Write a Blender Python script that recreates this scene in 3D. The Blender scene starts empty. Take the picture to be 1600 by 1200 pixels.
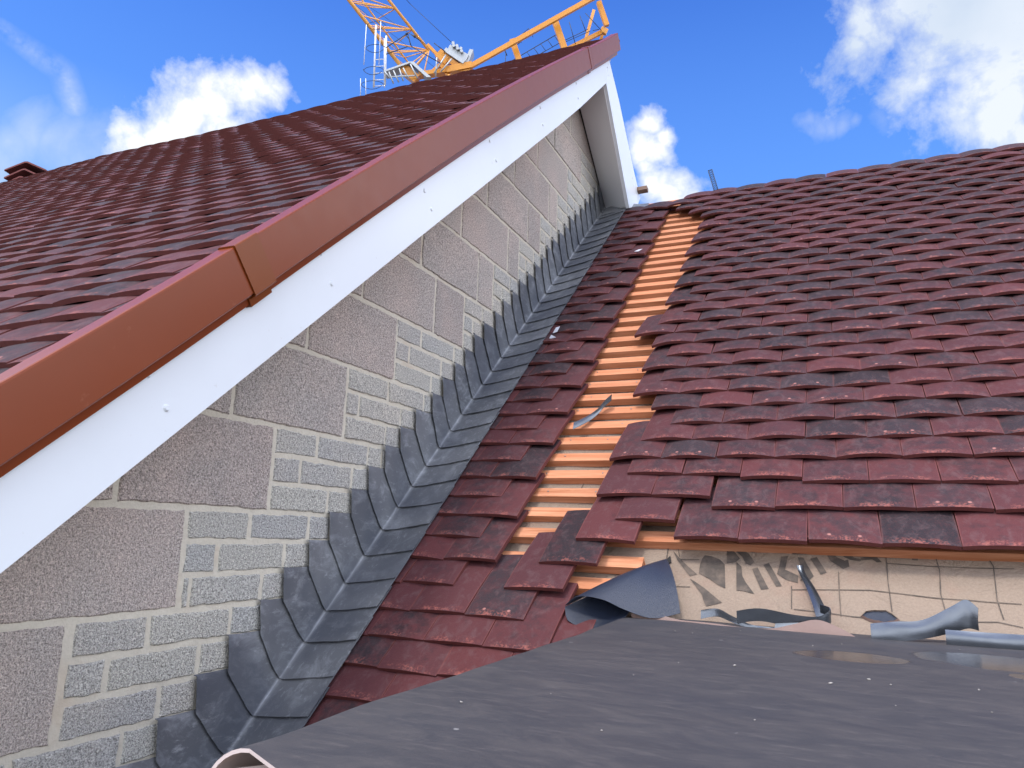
import bpy, bmesh, math, random
from mathutils import Vector, Matrix, noise
random.seed(7)
C = bpy.context.scene
R = math.radians
CAM_P = [1.37183, -1.58145, 0.41986]
CAM_R = [[0.9130766, 0.4065953, 0.0311656], [0.0510668, -0.1898333, 0.9804874], [-0.4045779, 0.8936686, 0.1940959]]
PITCH = 0.730086
EXPO = 1.75
HAZE1 = (.40, 1.02, 2.55, 1)
HAZE2 = (1.15, 1.75, 2.4, 1)
SKY_TINT = (.21, .39, .74)
BLOBS = [[-0.6128, 0.6064, 0.5068, 0.0361], [-0.6339, 0.5936, 0.4957, 0.0386], [-0.6606, 0.5775, 0.4798, 0.0429], [-0.6855, 0.5659, 0.4581, 0.0386], [-0.713, 0.5478, 0.4377, 0.0343], [-0.7336, 0.5328, 0.4218, 0.03], [-0.7439, 0.5259, 0.4123, 0.0215], [-0.659, 0.5995, 0.4543, 0.0515], [-0.5995, 0.6122, 0.5156, 0.0309], [-0.6999, 0.5633, 0.4392, 0.0429], [0.0738, 0.82, 0.5675, 0.0687], [0.0395, 0.8152, 0.5779, 0.0429], [0.0344, 0.8425, 0.5376, 0.0292], [0.0482, 0.829, 0.5572, 0.0343], [0.1901, 0.8787, 0.4379, 0.0429], [0.0905, 0.8664, 0.491, 0.0429], [0.0605, 0.8372, 0.5435, 0.0343], [0.1217, 0.8295, 0.5452, 0.103], [0.1674, 0.8363, 0.5222, 0.1116], [0.1677, 0.8652, 0.4726, 0.0687], [0.1331, 0.8599, 0.4928, 0.0558], [0.0973, 0.8496, 0.5184, 0.0515], [0.1832, 0.816, 0.5482, 0.0944], [0.1045, 0.793, 0.6002, 0.103], [0.1564, 0.8497, 0.5036, 0.0944], [-0.2055, 0.8394, 0.5031, 0.0189], [-0.1899, 0.8514, 0.4889, 0.0189], [-0.2051, 0.8569, 0.4729, 0.0292], [-0.2184, 0.8608, 0.4597, 0.0258], [-0.2141, 0.8729, 0.4383, 0.0361], [-0.1859, 0.8854, 0.4261, 0.0343], [-0.1632, 0.8929, 0.4196, 0.0292], [-0.2189, 0.8531, 0.4736, 0.0343]]
WISPS = [[-0.804, 0.4522, 0.3863, 0.0367], [-0.7885, 0.4681, 0.399, 0.0367], [-0.7757, 0.4886, 0.3994, 0.0367], [-0.7612, 0.5083, 0.4028, 0.0367], [-0.7487, 0.5271, 0.402, 0.0326], [-0.8156, 0.4493, 0.3646, 0.0408], [-0.0229, 0.8701, 0.4924, 0.0114], [-0.0126, 0.8719, 0.4895, 0.013], [-0.001, 0.8741, 0.4858, 0.0147], [0.0112, 0.8762, 0.4819, 0.013], [0.0233, 0.8778, 0.4785, 0.0098], [0.0578, 0.8789, 0.4735, 0.0212], [0.0774, 0.8745, 0.4788, 0.0245], [0.0965, 0.8715, 0.4808, 0.0277], [0.1148, 0.8731, 0.4737, 0.0277], [0.1328, 0.876, 0.4637, 0.0326], [0.162, 0.8778, 0.4508, 0.0326]]
STREAK = [[-0.7726, 0.4021, 0.4914, 0.006], [-0.7707, 0.4076, 0.4898, 0.0063], [-0.7688, 0.4132, 0.4881, 0.0065], [-0.7667, 0.419, 0.4864, 0.0068], [-0.7649, 0.4247, 0.4843, 0.007], [-0.7629, 0.4306, 0.4822, 0.0073], [-0.7609, 0.4366, 0.48, 0.0076], [-0.759, 0.4414, 0.4786, 0.0078], [-0.7572, 0.4461, 0.4772, 0.008], [-0.7552, 0.4511, 0.4757, 0.0082], [-0.7542, 0.4542, 0.4741, 0.0083], [-0.7533, 0.4574, 0.4726, 0.0085], [-0.7523, 0.4607, 0.471, 0.0086], [-0.7529, 0.4631, 0.4676, 0.0086], [-0.7535, 0.4656, 0.4642, 0.0087], [-0.7542, 0.4681, 0.4606, 0.0087], [-0.7548, 0.4705, 0.4571, 0.0088], [-0.7553, 0.473, 0.4536, 0.0088], [-0.7559, 0.4755, 0.45, 0.0089], [-0.7567, 0.4782, 0.4458, 0.0089], [-0.7574, 0.4809, 0.4416, 0.009]]
LETTERS = [[0.921, 0.647, 0.94, 0.623, 0.97, 0.588, 0.997, 0.563, 0.979, 0.555, 0.959, 0.581, 0.939, 0.61], [0.98, 0.547, 0.996, 0.537, 1.02, 0.519, 1.043, 0.498, 1.069, 0.473, 1.058, 0.467, 1.032, 0.456, 1.023, 0.477, 1.017, 0.496, 1.0, 0.52], [1.009, 0.634, 1.028, 0.631, 1.05, 0.62, 1.064, 0.603, 1.073, 0.52, 1.055, 0.53, 1.029, 0.551, 1.001, 0.567, 1.001, 0.599, 1.004, 0.621], [1.064, 0.666, 1.075, 0.667, 1.09, 0.644, 1.101, 0.627, 1.092, 0.614, 1.069, 0.607], [1.093, 0.614, 1.107, 0.597, 1.112, 0.563, 1.122, 0.541, 1.135, 0.52, 1.145, 0.504, 1.116, 0.513, 1.101, 0.514], [1.084, 0.658, 1.105, 0.662, 1.122, 0.646, 1.138, 0.617, 1.129, 0.603, 1.117, 0.61, 1.107, 0.633], [1.134, 0.59, 1.147, 0.597, 1.178, 0.523, 1.16, 0.519], [1.161, 0.607, 1.174, 0.616, 1.208, 0.536, 1.195, 0.533], [1.204, 0.639, 1.22, 0.643, 1.214, 0.593, 1.246, 0.573, 1.245, 0.549, 1.217, 0.558, 1.196, 0.576], [1.243, 0.641, 1.257, 0.639, 1.282, 0.575, 1.273, 0.562, 1.25, 0.557, 1.261, 0.576], [1.274, 0.637, 1.289, 0.644, 1.312, 0.591, 1.298, 0.582], [1.312, 0.657, 1.327, 0.659, 1.338, 0.647, 1.354, 0.637, 1.362, 0.642, 1.364, 0.617, 1.35, 0.607, 1.321, 0.632], [1.348, 0.664, 1.374, 0.666, 1.369, 0.658, 1.377, 0.65, 1.395, 0.646, 1.389, 0.638, 1.366, 0.642, 1.352, 0.651], [1.39, 0.651, 1.423, 0.664, 1.438, 0.638, 1.427, 0.637, 1.417, 0.647, 1.393, 0.642], [1.104, 0.669, 1.177, 0.67, 1.17, 0.656, 1.13, 0.651, 1.111, 0.657], [1.209, 0.669, 1.295, 0.666, 1.28, 0.653, 1.233, 0.649], [1.506, 0.671, 1.522, 0.672, 1.517, 0.647, 1.505, 0.648]]
LETTERS = [list(zip(L[0::2], L[1::2])) for L in LETTERS]
LINES = [[1.449, 0.668, 1.447, 0.577, 1.449, 0.481], [1.556, 0.667, 1.56, 0.617, 1.554, 0.544, 1.557, 0.493], [1.664, 0.669, 1.672, 0.635, 1.663, 0.534, 1.666, 0.476], [1.339, 0.597, 1.339, 0.526, 1.341, 0.451], [1.231, 0.538, 1.233, 0.461], [0.906, 0.669, 0.909, 0.616], [1.232, 0.525, 1.323, 0.533, 1.407, 0.542, 1.559, 0.53, 1.64, 0.526, 1.708, 0.526], [1.448, 0.634, 1.551, 0.629, 1.712, 0.628], [0.939, 0.515, 0.985, 0.519], [0.941, 0.613, 0.997, 0.616], [1.238, 0.461, 1.363, 0.453, 1.556, 0.454, 1.654, 0.467, 1.698, 0.457], [0.583, 0.896, 0.589, 0.956], [0.579, 0.969, 0.581, 1.021], [0.815, 0.577, 0.816, 0.529], [0.943, 0.623, 0.929, 0.673]]
LINES = [list(zip(L[0::2], L[1::2])) for L in LINES]
HOLE = [[1.383, 0.455], [1.393, 0.47], [1.411, 0.477], [1.437, 0.48], [1.45, 0.471], [1.461, 0.457], [1.452, 0.447], [1.428, 0.439], [1.402, 0.444]]
SCREWS = [[-0.633, 0.682], [-0.585, 0.627], [-0.187, 1.081], [-0.136, 1.018], [0.275, 1.455], [0.323, 1.414], [0.711, 1.854], [0.772, 1.804], [1.193, 2.268], [1.228, 2.203], [1.657, 2.67], [1.69, 2.607]]
SCREWS2 = [[2.194, 3.102], [2.221, 3.064], [2.245, 3.176], [2.75, 2.665], [2.782, 2.626]]
REARB = [[2.171, 2.984], [2.674, 2.426], [2.878, 2.527], [2.944, 2.614], [2.735, 2.768], [2.437, 3.029], [2.218, 3.176]]
TIPS = [[-0.339, -0.014], [-0.243, 0.07], [-0.158, 0.15], [-0.061, 0.226], [0.014, 0.297], [0.107, 0.369], [0.188, 0.441], [0.282, 0.521], [0.362, 0.597], [0.446, 0.668], [0.529, 0.744], [0.619, 0.82], [0.728, 0.891], [0.799, 0.962], [0.886, 1.042], [0.964, 1.119], [1.038, 1.192], [1.121, 1.267], [1.223, 1.343], [1.303, 1.425], [1.398, 1.5], [1.475, 1.573], [1.568, 1.652], [1.657, 1.721], [1.748, 1.797], [1.816, 1.867], [1.887, 1.944], [1.981, 2.013], [2.07, 2.097], [2.151, 2.166], [2.24, 2.245], [2.336, 2.327], [2.419, 2.398]]
PUDDLES = [[1.361, -0.055, 0.116, 0.073], [1.596, 0.035, 0.163, 0.119], [1.611, -0.101, 0.024, 0.035]]
GRIT = [[1.192, -0.294, 0.0024000000000000002], [1.017, 0.092, 0.00128], [1.055, 0.084, 0.0012000000000000001], [1.138, 0.199, 0.0011200000000000001], [1.344, 0.091, 0.0012000000000000001], [1.334, -0.365, 0.0024000000000000002], [1.385, -0.293, 0.00256], [1.413, -0.319, 0.0016], [1.526, -0.286, 0.0017600000000000003], [0.949, -0.762, 0.0017600000000000003], [1.127, -0.789, 0.0012000000000000001], [1.262, -0.645, 0.0012000000000000001], [1.107, -0.311, 0.0009599999999999999], [1.553, 0.165, 0.0011200000000000001], [1.293, 0.044, 0.0011200000000000001], [1.016, -0.647, 0.0008], [1.412, -0.479, 0.0009599999999999999], [1.518, -0.452, 0.0011200000000000001], [1.073, -0.461, 0.0009599999999999999]]

# ------------------------------------------------------------------ camera, world, sun
cam_d = bpy.data.cameras.new('camera'); cam = bpy.data.objects.new('camera', cam_d)
C.collection.objects.link(cam); C.camera = cam
cam_d.sensor_width = 36.0; cam_d.lens = 1165.68 / 1600 * 36.0
cam_d.clip_start = 0.02; cam_d.clip_end = 3000
r_ = Vector(CAM_R[0]); u_ = Vector(CAM_R[1]); f_ = Vector(CAM_R[2])
m = Matrix((r_, u_, -f_)).transposed().to_4x4(); m.translation = Vector(CAM_P); cam.matrix_world = m

w = bpy.data.worlds.new('World'); C.world = w; w.use_nodes = True
nt = w.node_tree; N = nt.nodes; Lk = nt.links; N.clear()
SUN_EL, SUN_AZ = 58, 190
sky = N.new('ShaderNodeTexSky'); sky.sky_type = 'NISHITA'; sky.sun_disc = False
sky.sun_elevation = R(SUN_EL); sky.sun_rotation = R(SUN_AZ); sky.altitude = 200; sky.air_density = 1.0; sky.dust_density = 0.6; sky.ozone_density = 3.0
bg = N.new('ShaderNodeBackground'); bg.inputs[1].default_value = 0.12
wo = N.new('ShaderNodeOutputWorld'); Lk.new(bg.outputs[0], wo.inputs[0])
tc = N.new('ShaderNodeTexCoord')
def wm(op, a, b=None, c=None, clamp=False):
    n = N.new('ShaderNodeMath'); n.operation = op; n.use_clamp = clamp
    for i, v in enumerate((a, b, c)):
        if v is None: continue
        if isinstance(v, (int, float)): n.inputs[i].default_value = v
        else: Lk.new(v, n.inputs[i])
    return n.outputs[0]
def wnoise(scale, detail=8, rough=.6, off=(0,0,0), dist=0.0):
    mp = N.new('ShaderNodeMapping'); mp.inputs['Location'].default_value = off
    Lk.new(tc.outputs['Generated'], mp.inputs[0])
    n = N.new('ShaderNodeTexNoise'); n.inputs['Scale'].default_value = scale; n.inputs['Detail'].default_value = detail
    n.inputs['Roughness'].default_value = rough; n.inputs['Distortion'].default_value = dist
    Lk.new(mp.outputs[0], n.inputs['Vector']); return n.outputs[0]
wn = N.new('ShaderNodeTexNoise'); wn.inputs['Scale'].default_value = 11; wn.inputs['Detail'].default_value = 5; Lk.new(tc.outputs['Generated'], wn.inputs['Vector'])
wv_ = N.new('ShaderNodeVectorMath'); wv_.operation = 'MULTIPLY_ADD'; Lk.new(wn.outputs['Color'], wv_.inputs[0]); wv_.inputs[1].default_value = (.085, .085, .085)
wo2 = N.new('ShaderNodeVectorMath'); wo2.operation = 'ADD'; Lk.new(tc.outputs['Generated'], wo2.inputs[0]); wo2.inputs[1].default_value = (-.0425, -.0425, -.0425); Lk.new(wo2.outputs[0], wv_.inputs[2]); WARP = wv_.outputs[0]
def blobmask(lst):
    cur = None
    for x, y, z, rr in lst:
        d = N.new('ShaderNodeVectorMath'); d.operation = 'DISTANCE'; Lk.new(WARP, d.inputs[0]); d.inputs[1].default_value = (x, y, z)
        mr = N.new('ShaderNodeMapRange'); mr.clamp = True
        mr.inputs[1].default_value = rr * 1.9; mr.inputs[2].default_value = 0; mr.inputs[3].default_value = 0; mr.inputs[4].default_value = 1
        Lk.new(d.outputs['Value'], mr.inputs[0])
        cur = mr.outputs[0] if cur is None else wm('MAXIMUM', cur, mr.outputs[0])
    return cur
n1 = wnoise(9, 10, .62, dist=.3); n2 = wnoise(34, 8, .6, (3, 1, 2)); n3 = wnoise(2.2, 6, .6, (5, 5, 1))
mA = blobmask(BLOBS)
dA = wm('ADD', mA, wm('ADD', wm('MULTIPLY', wm('SUBTRACT', n1, .5), 1.5), wm('MULTIPLY', wm('SUBTRACT', n2, .5), .55)))
dA = wm('MULTIPLY', wm('SUBTRACT', dA, .40), 2.2, clamp=True)
mW = blobmask(WISPS)
WARP = tc.outputs['Generated']
mS = wm('MULTIPLY', blobmask(STREAK), wm('MULTIPLY', wm('SUBTRACT', n2, .30), 1.9, clamp=True))
dW = wm('MULTIPLY', wm('SUBTRACT', wm('ADD', mW, wm('MULTIPLY', wm('SUBTRACT', n1, .5), 1.3)), .42), .85, clamp=True)
dW = wm('MULTIPLY', dW, .62)
# unseen bright cloud added behind and right of the viewer as fill light
sx = N.new('ShaderNodeSeparateXYZ'); Lk.new(tc.outputs['Generated'], sx.inputs[0])
back = wm('MULTIPLY', wm('SUBTRACT', .25, sx.outputs[1]), 2.5, clamp=True)
right = wm('MULTIPLY', wm('SUBTRACT', sx.outputs[0], .38), 6, clamp=True)
dB = wm('MULTIPLY', wm('MULTIPLY', wm('SUBTRACT', n3, .36), 6, clamp=True), wm('MAXIMUM', back, right))
dens = wm('MAXIMUM', wm('MAXIMUM', dA, dW), wm('MULTIPLY', mS, .5))
hs = N.new('ShaderNodeMixRGB'); hs.blend_type = 'MULTIPLY'; hs.inputs[0].default_value = 1; hs.inputs[2].default_value = (*SKY_TINT, 1)
Lk.new(sky.outputs[0], hs.inputs[1])
cm = N.new('ShaderNodeMixRGB'); cm.inputs[1].default_value = (2.6, 2.68, 2.8, 1); cm.inputs[2].default_value = (1.45, 1.75, 2.2, 1)
greyf = wm('MULTIPLY', wm('SUBTRACT', wnoise(5, 5, .5, (1, 7, 3)), .38), 3.0, clamp=True)
grd = wm('MULTIPLY', wm('ADD', sx.outputs[0], .22), 4, clamp=True)
Lk.new(wm('MULTIPLY', wm('ADD', wm('MULTIPLY', greyf, .6), .35), grd), cm.inputs[0])
h1 = N.new('ShaderNodeMixRGB'); Lk.new(wm('MULTIPLY', wm('MULTIPLY', wm('SUBTRACT', .62, sx.outputs[2]), 4.2, clamp=True), .8), h1.inputs[0]); Lk.new(hs.outputs[0], h1.inputs[1]); h1.inputs[2].default_value = HAZE1
hz = N.new('ShaderNodeMixRGB'); Lk.new(wm('MULTIPLY', wm('MULTIPLY', wm('SUBTRACT', -.64, sx.outputs[0]), 3.5, clamp=True), wm('MULTIPLY', wm('SUBTRACT', .49, sx.outputs[2]), 6, clamp=True)), hz.inputs[0]); Lk.new(h1.outputs[0], hz.inputs[1]); hz.inputs[2].default_value = HAZE2
mx = N.new('ShaderNodeMixRGB'); Lk.new(dens, mx.inputs[0]); Lk.new(hz.outputs[0], mx.inputs[1]); Lk.new(cm.outputs[0], mx.inputs[2])
m2 = N.new('ShaderNodeMixRGB'); Lk.new(dB, m2.inputs[0]); Lk.new(mx.outputs[0], m2.inputs[1]); m2.inputs[2].default_value = (8.5, 8.7, 9.2, 1)
Lk.new(m2.outputs[0], bg.inputs[0])

sd = bpy.data.lights.new('sun', 'SUN'); so = bpy.data.objects.new('sun', sd); C.collection.objects.link(so)
sd.energy = .7; sd.angle = R(9); sd.color = (1, .95, .88)
sdir = Vector((math.sin(R(SUN_AZ)) * math.cos(R(SUN_EL)), math.cos(R(SUN_AZ)) * math.cos(R(SUN_EL)), math.sin(R(SUN_EL))))
so.rotation_euler = sdir.to_track_quat('Z', 'Y').to_euler()
C.view_settings.view_transform = 'Standard'; C.view_settings.look = 'None'; C.view_settings.gamma = 1
C.view_settings.exposure = EXPO

# ------------------------------------------------------------------ frames
P = PITCH; cp, sp = math.cos(P), math.sin(P)
Q = R(41); cq, sq = math.cos(Q), math.sin(Q)
def RF(u, v, n=0.0): return Vector((u, v*cp - n*sp, v*sp + n*cp))       # main roof: across, up the slope, off the slope
def LF(x, v, n=0.0): return Vector((x, v*cq - n*sq, v*sq + n*cq))       # gable roof
V3 = Vector

# ------------------------------------------------------------------ objects
def link(o): C.collection.objects.link(o); return o
def tag(o, label=None, cat=None, group=None, kind=None):
    if label: o['label'] = label
    if cat: o['category'] = cat
    if group: o['group'] = group
    if kind or label: o['kind'] = kind or 'thing'
    return o
def empty(name, loc, label, cat, group=None):
    o = bpy.data.objects.new(name, None); o.empty_display_size = .1; link(o); o.location = loc
    tag(o, label, cat, group); return o
def obj(name, bm, mats, parent=None, smooth=False, recalc=True):
    if recalc: bmesh.ops.recalc_face_normals(bm, faces=bm.faces[:])
    bm.normal_update()
    for e in bm.edges:
        if len(e.link_faces) == 2 and e.calc_face_angle(0) > .55: e.smooth = False
    me = bpy.data.meshes.new(name); bm.to_mesh(me); bm.free()
    if not isinstance(mats, (list, tuple)): mats = [mats]
    for mm in mats: me.materials.append(mm)
    if smooth:
        for p_ in me.polygons: p_.use_smooth = True
    o = bpy.data.objects.new(name, me); link(o)
    if parent is not None:
        o.parent = parent
        root = parent; loc = V3((0, 0, 0))
        while root is not None: loc += root.location; root = root.parent
        o.matrix_parent_inverse = Matrix.Identity(4)
        me.transform(Matrix.Translation(-loc))
    return o
def box(bm, cx, ex, ey, ez, mi=0):
    """box from a corner and three edge vectors"""
    vs = [bm.verts.new(cx + ex*a + ey*b + ez*c) for a in (0, 1) for b in (0, 1) for c in (0, 1)]
    for f in ((0,1,3,2), (4,6,7,5), (0,4,5,1), (2,3,7,6), (0,2,6,4), (1,5,7,3)):
        fc = bm.faces.new([vs[i] for i in f]); fc.material_index = mi
    return vs
def tube(bm, a, b, r, seg=6, r2=None, mi=0):
    a, b = V3(a), V3(b); d = (b-a); 
    if d.length < 1e-6: return
    d.normalize(); up = V3((0,0,1)) if abs(d.z) < .9 else V3((1,0,0))
    x = d.cross(up).normalized(); y = d.cross(x); r2 = r if r2 is None else r2
    A = [bm.verts.new(a + x*r*math.cos(t) + y*r*math.sin(t)) for t in [2*math.pi*i/seg for i in range(seg)]]
    B = [bm.verts.new(b + x*r2*math.cos(t) + y*r2*math.sin(t)) for t in [2*math.pi*i/seg for i in range(seg)]]
    for i in range(seg):
        f = bm.faces.new((A[i], A[(i+1) % seg], B[(i+1) % seg], B[i])); f.smooth = True; f.material_index = mi
    bm.faces.new(A[::-1]).material_index = mi; bm.faces.new(B).material_index = mi
def bevel(bm, off, seg=1, ang=30):
    es = [e for e in bm.edges if len(e.link_faces) == 2 and e.calc_face_angle(0) > R(ang)]
    bmesh.ops.bevel(bm, geom=es, offset=off, segments=seg, affect='EDGES', profile=.6)
def prism(bm, pts, ex, mi=0):
    """closed outline (3D points) pushed along ex"""
    A = [bm.verts.new(V3(p)) for p in pts]; B = [bm.verts.new(V3(p) + ex) for p in pts]; n = len(A)
    bm.faces.new(A).material_index = mi; bm.faces.new(B[::-1]).material_index = mi
    for i in range(n): bm.faces.new((A[i], B[i], B[(i+1) % n], A[(i+1) % n])).material_index = mi
def sheet(bm, rows, th, mi=0, mib=None):
    """grid of points with a thickness vector or number"""
    nr, nc = len(rows), len(rows[0])
    top = [[bm.verts.new(p) for p in r] for r in rows]
    nor = [[None]*nc for _ in range(nr)]
    for i in range(nr):
        for j in range(nc):
            a = rows[min(i+1, nr-1)][j] - rows[max(i-1, 0)][j]; b = rows[i][min(j+1, nc-1)] - rows[i][max(j-1, 0)]
            n = a.cross(b); nor[i][j] = n.normalized() if n.length > 1e-9 else V3((0, 0, 1))
    bot = [[bm.verts.new(rows[i][j] - nor[i][j]*th) for j in range(nc)] for i in range(nr)]
    fs = []
    for i in range(nr-1):
        for j in range(nc-1):
            for g, fl in ((top, 0), (bot, 1)):
                q = [g[i][j], g[i+1][j], g[i+1][j+1], g[i][j+1]]
                if len(set(q)) < 4: continue
                try: f = bm.faces.new(q if not fl else q[::-1]); f.material_index = mi if not fl or mib is None else mib; f.smooth = True; fs.append(f)
                except ValueError: pass
    for i in range(nr-1):
        for j in (0, nc-1): bm.faces.new((top[i][j], top[i+1][j], bot[i+1][j], bot[i][j])).material_index = mi
    for j in range(nc-1):
        for i in (0, nr-1): bm.faces.new((top[i][j], top[i][j+1], bot[i][j+1], bot[i][j])).material_index = mi
    return top, bot

# ------------------------------------------------------------------ materials
class Mat:
    def __init__(s, name, rough=.6, metal=0.0, spec=.5):
        s.m = bpy.data.materials.new(name); s.m.use_nodes = True; s.t = s.m.node_tree; s.b = s.t.nodes['Principled BSDF']
        s.b.inputs['Roughness'].default_value = rough; s.b.inputs['Metallic'].default_value = metal; s.b.inputs['Specular IOR Level'].default_value = spec
        s.tc = s.t.nodes.new('ShaderNodeTexCoord')
    def n(s, k): return s.t.nodes.new(k)
    def l(s, a, b): s.t.links.new(a, b)
    def math(s, op, a, b=None, clamp=False):
        n = s.n('ShaderNodeMath'); n.operation = op; n.use_clamp = clamp
        for i, v in enumerate((a, b)):
            if v is None: continue
            if isinstance(v, (int, float)): n.inputs[i].default_value = v
            else: s.l(v, n.inputs[i])
        return n.outputs[0]
    def noise(s, scale, detail=4, rough=.55, stretch=(1,1,1), vec=None, dist=0, rot=(0,0,0)):
        mp = s.n('ShaderNodeMapping'); mp.inputs['Scale'].default_value = stretch; mp.inputs['Rotation'].default_value = rot
        s.l(vec or s.tc.outputs['Object'], mp.inputs[0])
        n = s.n('ShaderNodeTexNoise'); n.inputs['Scale'].default_value = scale; n.inputs['Detail'].default_value = detail
        n.inputs['Roughness'].default_value = rough; n.inputs['Distortion'].default_value = dist; s.l(mp.outputs[0], n.inputs['Vector']); return n.outputs[0]
    def ramp(s, x, lo, hi):
        mr = s.n('ShaderNodeMapRange'); mr.clamp = True; mr.inputs[1].default_value = lo; mr.inputs[2].default_value = hi; s.l(x, mr.inputs[0]); return mr.outputs[0]
    def mix(s, f, a, b, mode='MIX'):
        n = s.n('ShaderNodeMixRGB'); n.blend_type = mode
        if isinstance(f, (int, float)): n.inputs[0].default_value = f
        else: s.l(f, n.inputs[0])
        for i, v in ((1, a), (2, b)):
            if isinstance(v, (tuple, list)): n.inputs[i].default_value = (*v[:3], 1)
            else: s.l(v, n.inputs[i])
        return n.outputs[0]
    def color(s, c):
        if isinstance(c, (tuple, list)): s.b.inputs['Base Color'].default_value = (*c[:3], 1)
        else: s.l(c, s.b.inputs['Base Color'])
        return s
    def bump(s, h, dist, strength=1.0, prev=None):
        n = s.n('ShaderNodeBump'); n.inputs['Distance'].default_value = dist; n.inputs['Strength'].default_value = strength; s.l(h, n.inputs['Height'])
        if prev is not None: s.l(prev, n.inputs['Normal'])
        s.l(n.outputs[0], s.b.inputs['Normal']); return n.outputs[0]
    def rough(s, x): s.l(x, s.b.inputs['Roughness'])
    def attr(s, name):
        a = s.n('ShaderNodeAttribute'); a.attribute_name = name; sp_ = s.n('ShaderNodeSeparateColor'); s.l(a.outputs['Color'], sp_.inputs[0]); return sp_.outputs, a.outputs['Color']

def m_tile():
    s = Mat('clay_tile', .6, 0, .17); (r1, r2, r3), col = s.attr('tint')
    uv = s.n('ShaderNodeUVMap').outputs[0]; sx = s.n('ShaderNodeSeparateXYZ'); s.l(uv, sx.inputs[0]); U, Vv = sx.outputs[0], sx.outputs[1]
    off = s.n('ShaderNodeVectorMath'); off.operation = 'MULTIPLY_ADD'; s.l(col, off.inputs[0]); off.inputs[1].default_value = (37, 53, 71); s.l(uv, off.inputs[2]); vec = off.outputs[0]
    nA = s.noise(3.0, 5, .6, (1.6, 2.6, 1), vec); nB = s.noise(26, 5, .65, (1, 1.6, 1), vec); nC = s.noise(150, 3, .6, (1, 1.6, 1), vec)
    edge = s.math('ABSOLUTE', s.math('SUBTRACT', U, .5))
    k = s.math('ADD', s.math('MULTIPLY', s.math('SUBTRACT', nA, .5), 2.6), s.math('MULTIPLY', s.math('SUBTRACT', r1, .5), 1.75))
    k = s.math('SUBTRACT', k, s.math('MULTIPLY', edge, .9)); k = s.math('ADD', k, .76, True)
    red = s.mix(r2, (.064, .025, .030), (.100, .030, .032))
    grey = s.mix(r3, (.024, .019, .023), (.036, .027, .032))
    c = s.mix(k, red, grey)
    c = s.mix(s.math('MULTIPLY', s.ramp(nB, .45, .75), .35), c, (.115, .040, .042))
    # rubbed streaks near the tail and the side edges
    tail = s.math('MULTIPLY', s.ramp(Vv, .10, .035), s.ramp(edge, .5, .18))
    rub = s.math('MULTIPLY', tail, s.ramp(s.math('ADD', s.math('MULTIPLY', nB, .6), s.math('MULTIPLY', nA, .55)), .56, .68))
    ed = s.math('MULTIPLY', s.ramp(edge, .475, .497), .22)
    rub = s.math('MAXIMUM', rub, s.math('MAXIMUM', ed, s.math('MULTIPLY', s.ramp(nC, .66, .76), .55)))
    dust = s.math('MULTIPLY', s.ramp(s.noise(5, 5, .7, (1.2, 1.2, 1), vec, dist=.6), .50, .72), .42)
    c = s.mix(dust, c, (.135, .088, .092))
    c = s.mix(s.math('MULTIPLY', rub, .66), c, (.36, .115, .09))
    # clay shows at the cut tail
    c = s.mix(s.ramp(Vv, -.005, -.02), c, s.mix(nB, (.082, .025, .025), (.15, .047, .042)))
    # two pressed dots on some tiles
    du = s.math('SUBTRACT', edge, .21); dv = s.math('MULTIPLY', s.math('SUBTRACT', Vv, .085), 1.6)
    dd = s.math('SQRT', s.math('ADD', s.math('MULTIPLY', du, du), s.math('MULTIPLY', dv, dv)))
    dot = s.math('MULTIPLY', s.ramp(dd, .035, .018), s.math('GREATER_THAN', r3, .80))
    c = s.mix(s.math('MULTIPLY', dot, .7), c, (.45, .2, .17))
    s.color(c); b1 = s.bump(nC, .0006, .8); b2 = s.bump(nB, .0012, .7, b1); s.bump(dot, .0015, 1, b2)
    s.rough(s.math('ADD', .60, s.math('MULTIPLY', nB, .25)))
    return s.m
def m_block():
    s = Mat('lightweight_block', .95, 0, .15); (r1, r2, r3), _ = s.attr('tint')
    a = s.noise(330, 3, .75); b = s.noise(150, 4, .75); c = s.noise(3.5, 4, .6); vo = s.n('ShaderNodeTexVoronoi'); vo.inputs['Scale'].default_value = 240; s.l(s.tc.outputs['Object'], vo.inputs['Vector'])
    base = s.mix(r1, (.455, .41, .375), (.475, .465, .42))
    base = s.mix(s.math('MULTIPLY', r2, .8), base, s.mix(r1, (.375, .335, .31), (.41, .42, .415)))
    base = s.mix(s.math('MULTIPLY', s.ramp(c, .4, .66), .6), base, s.mix(r1, (.54, .44, .39), (.51, .49, .43)))
    g = s.math('ADD', s.math('MULTIPLY', a, .6), s.math('MULTIPLY', b, .4))
    sh = s.n('ShaderNodeMapRange'); sh.inputs[1].default_value = .38; sh.inputs[2].default_value = .62; sh.inputs[3].default_value = .34; sh.inputs[4].default_value = 1.7; s.l(g, sh.inputs[0])
    mul = s.n('ShaderNodeVectorMath'); mul.operation = 'SCALE'; s.l(base, mul.inputs[0]); s.l(sh.outputs[0], mul.inputs['Scale'])
    cc = s.mix(s.math('MULTIPLY', s.ramp(a, .68, .76), .35), mul.outputs[0], (.8, .79, .76))
    s.color(cc); b1 = s.bump(vo.outputs['Distance'], .004, .6); s.bump(g, .006, .9, b1); return s.m
def m_mortar():
    s = Mat('mortar', .95, 0, .15); a = s.noise(120, 5, .7); b = s.noise(6, 4, .6); d = s.noise(28, 4, .6)
    c = s.mix(a, (.47, .435, .36), (.64, .60, .505)); c = s.mix(s.math('MULTIPLY', s.ramp(b, .58, .72), .6), c, (.50, .41, .31))
    s.color(c); b1 = s.bump(a, .002, .8); s.bump(d, .007, .7, b1); return s.m
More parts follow.
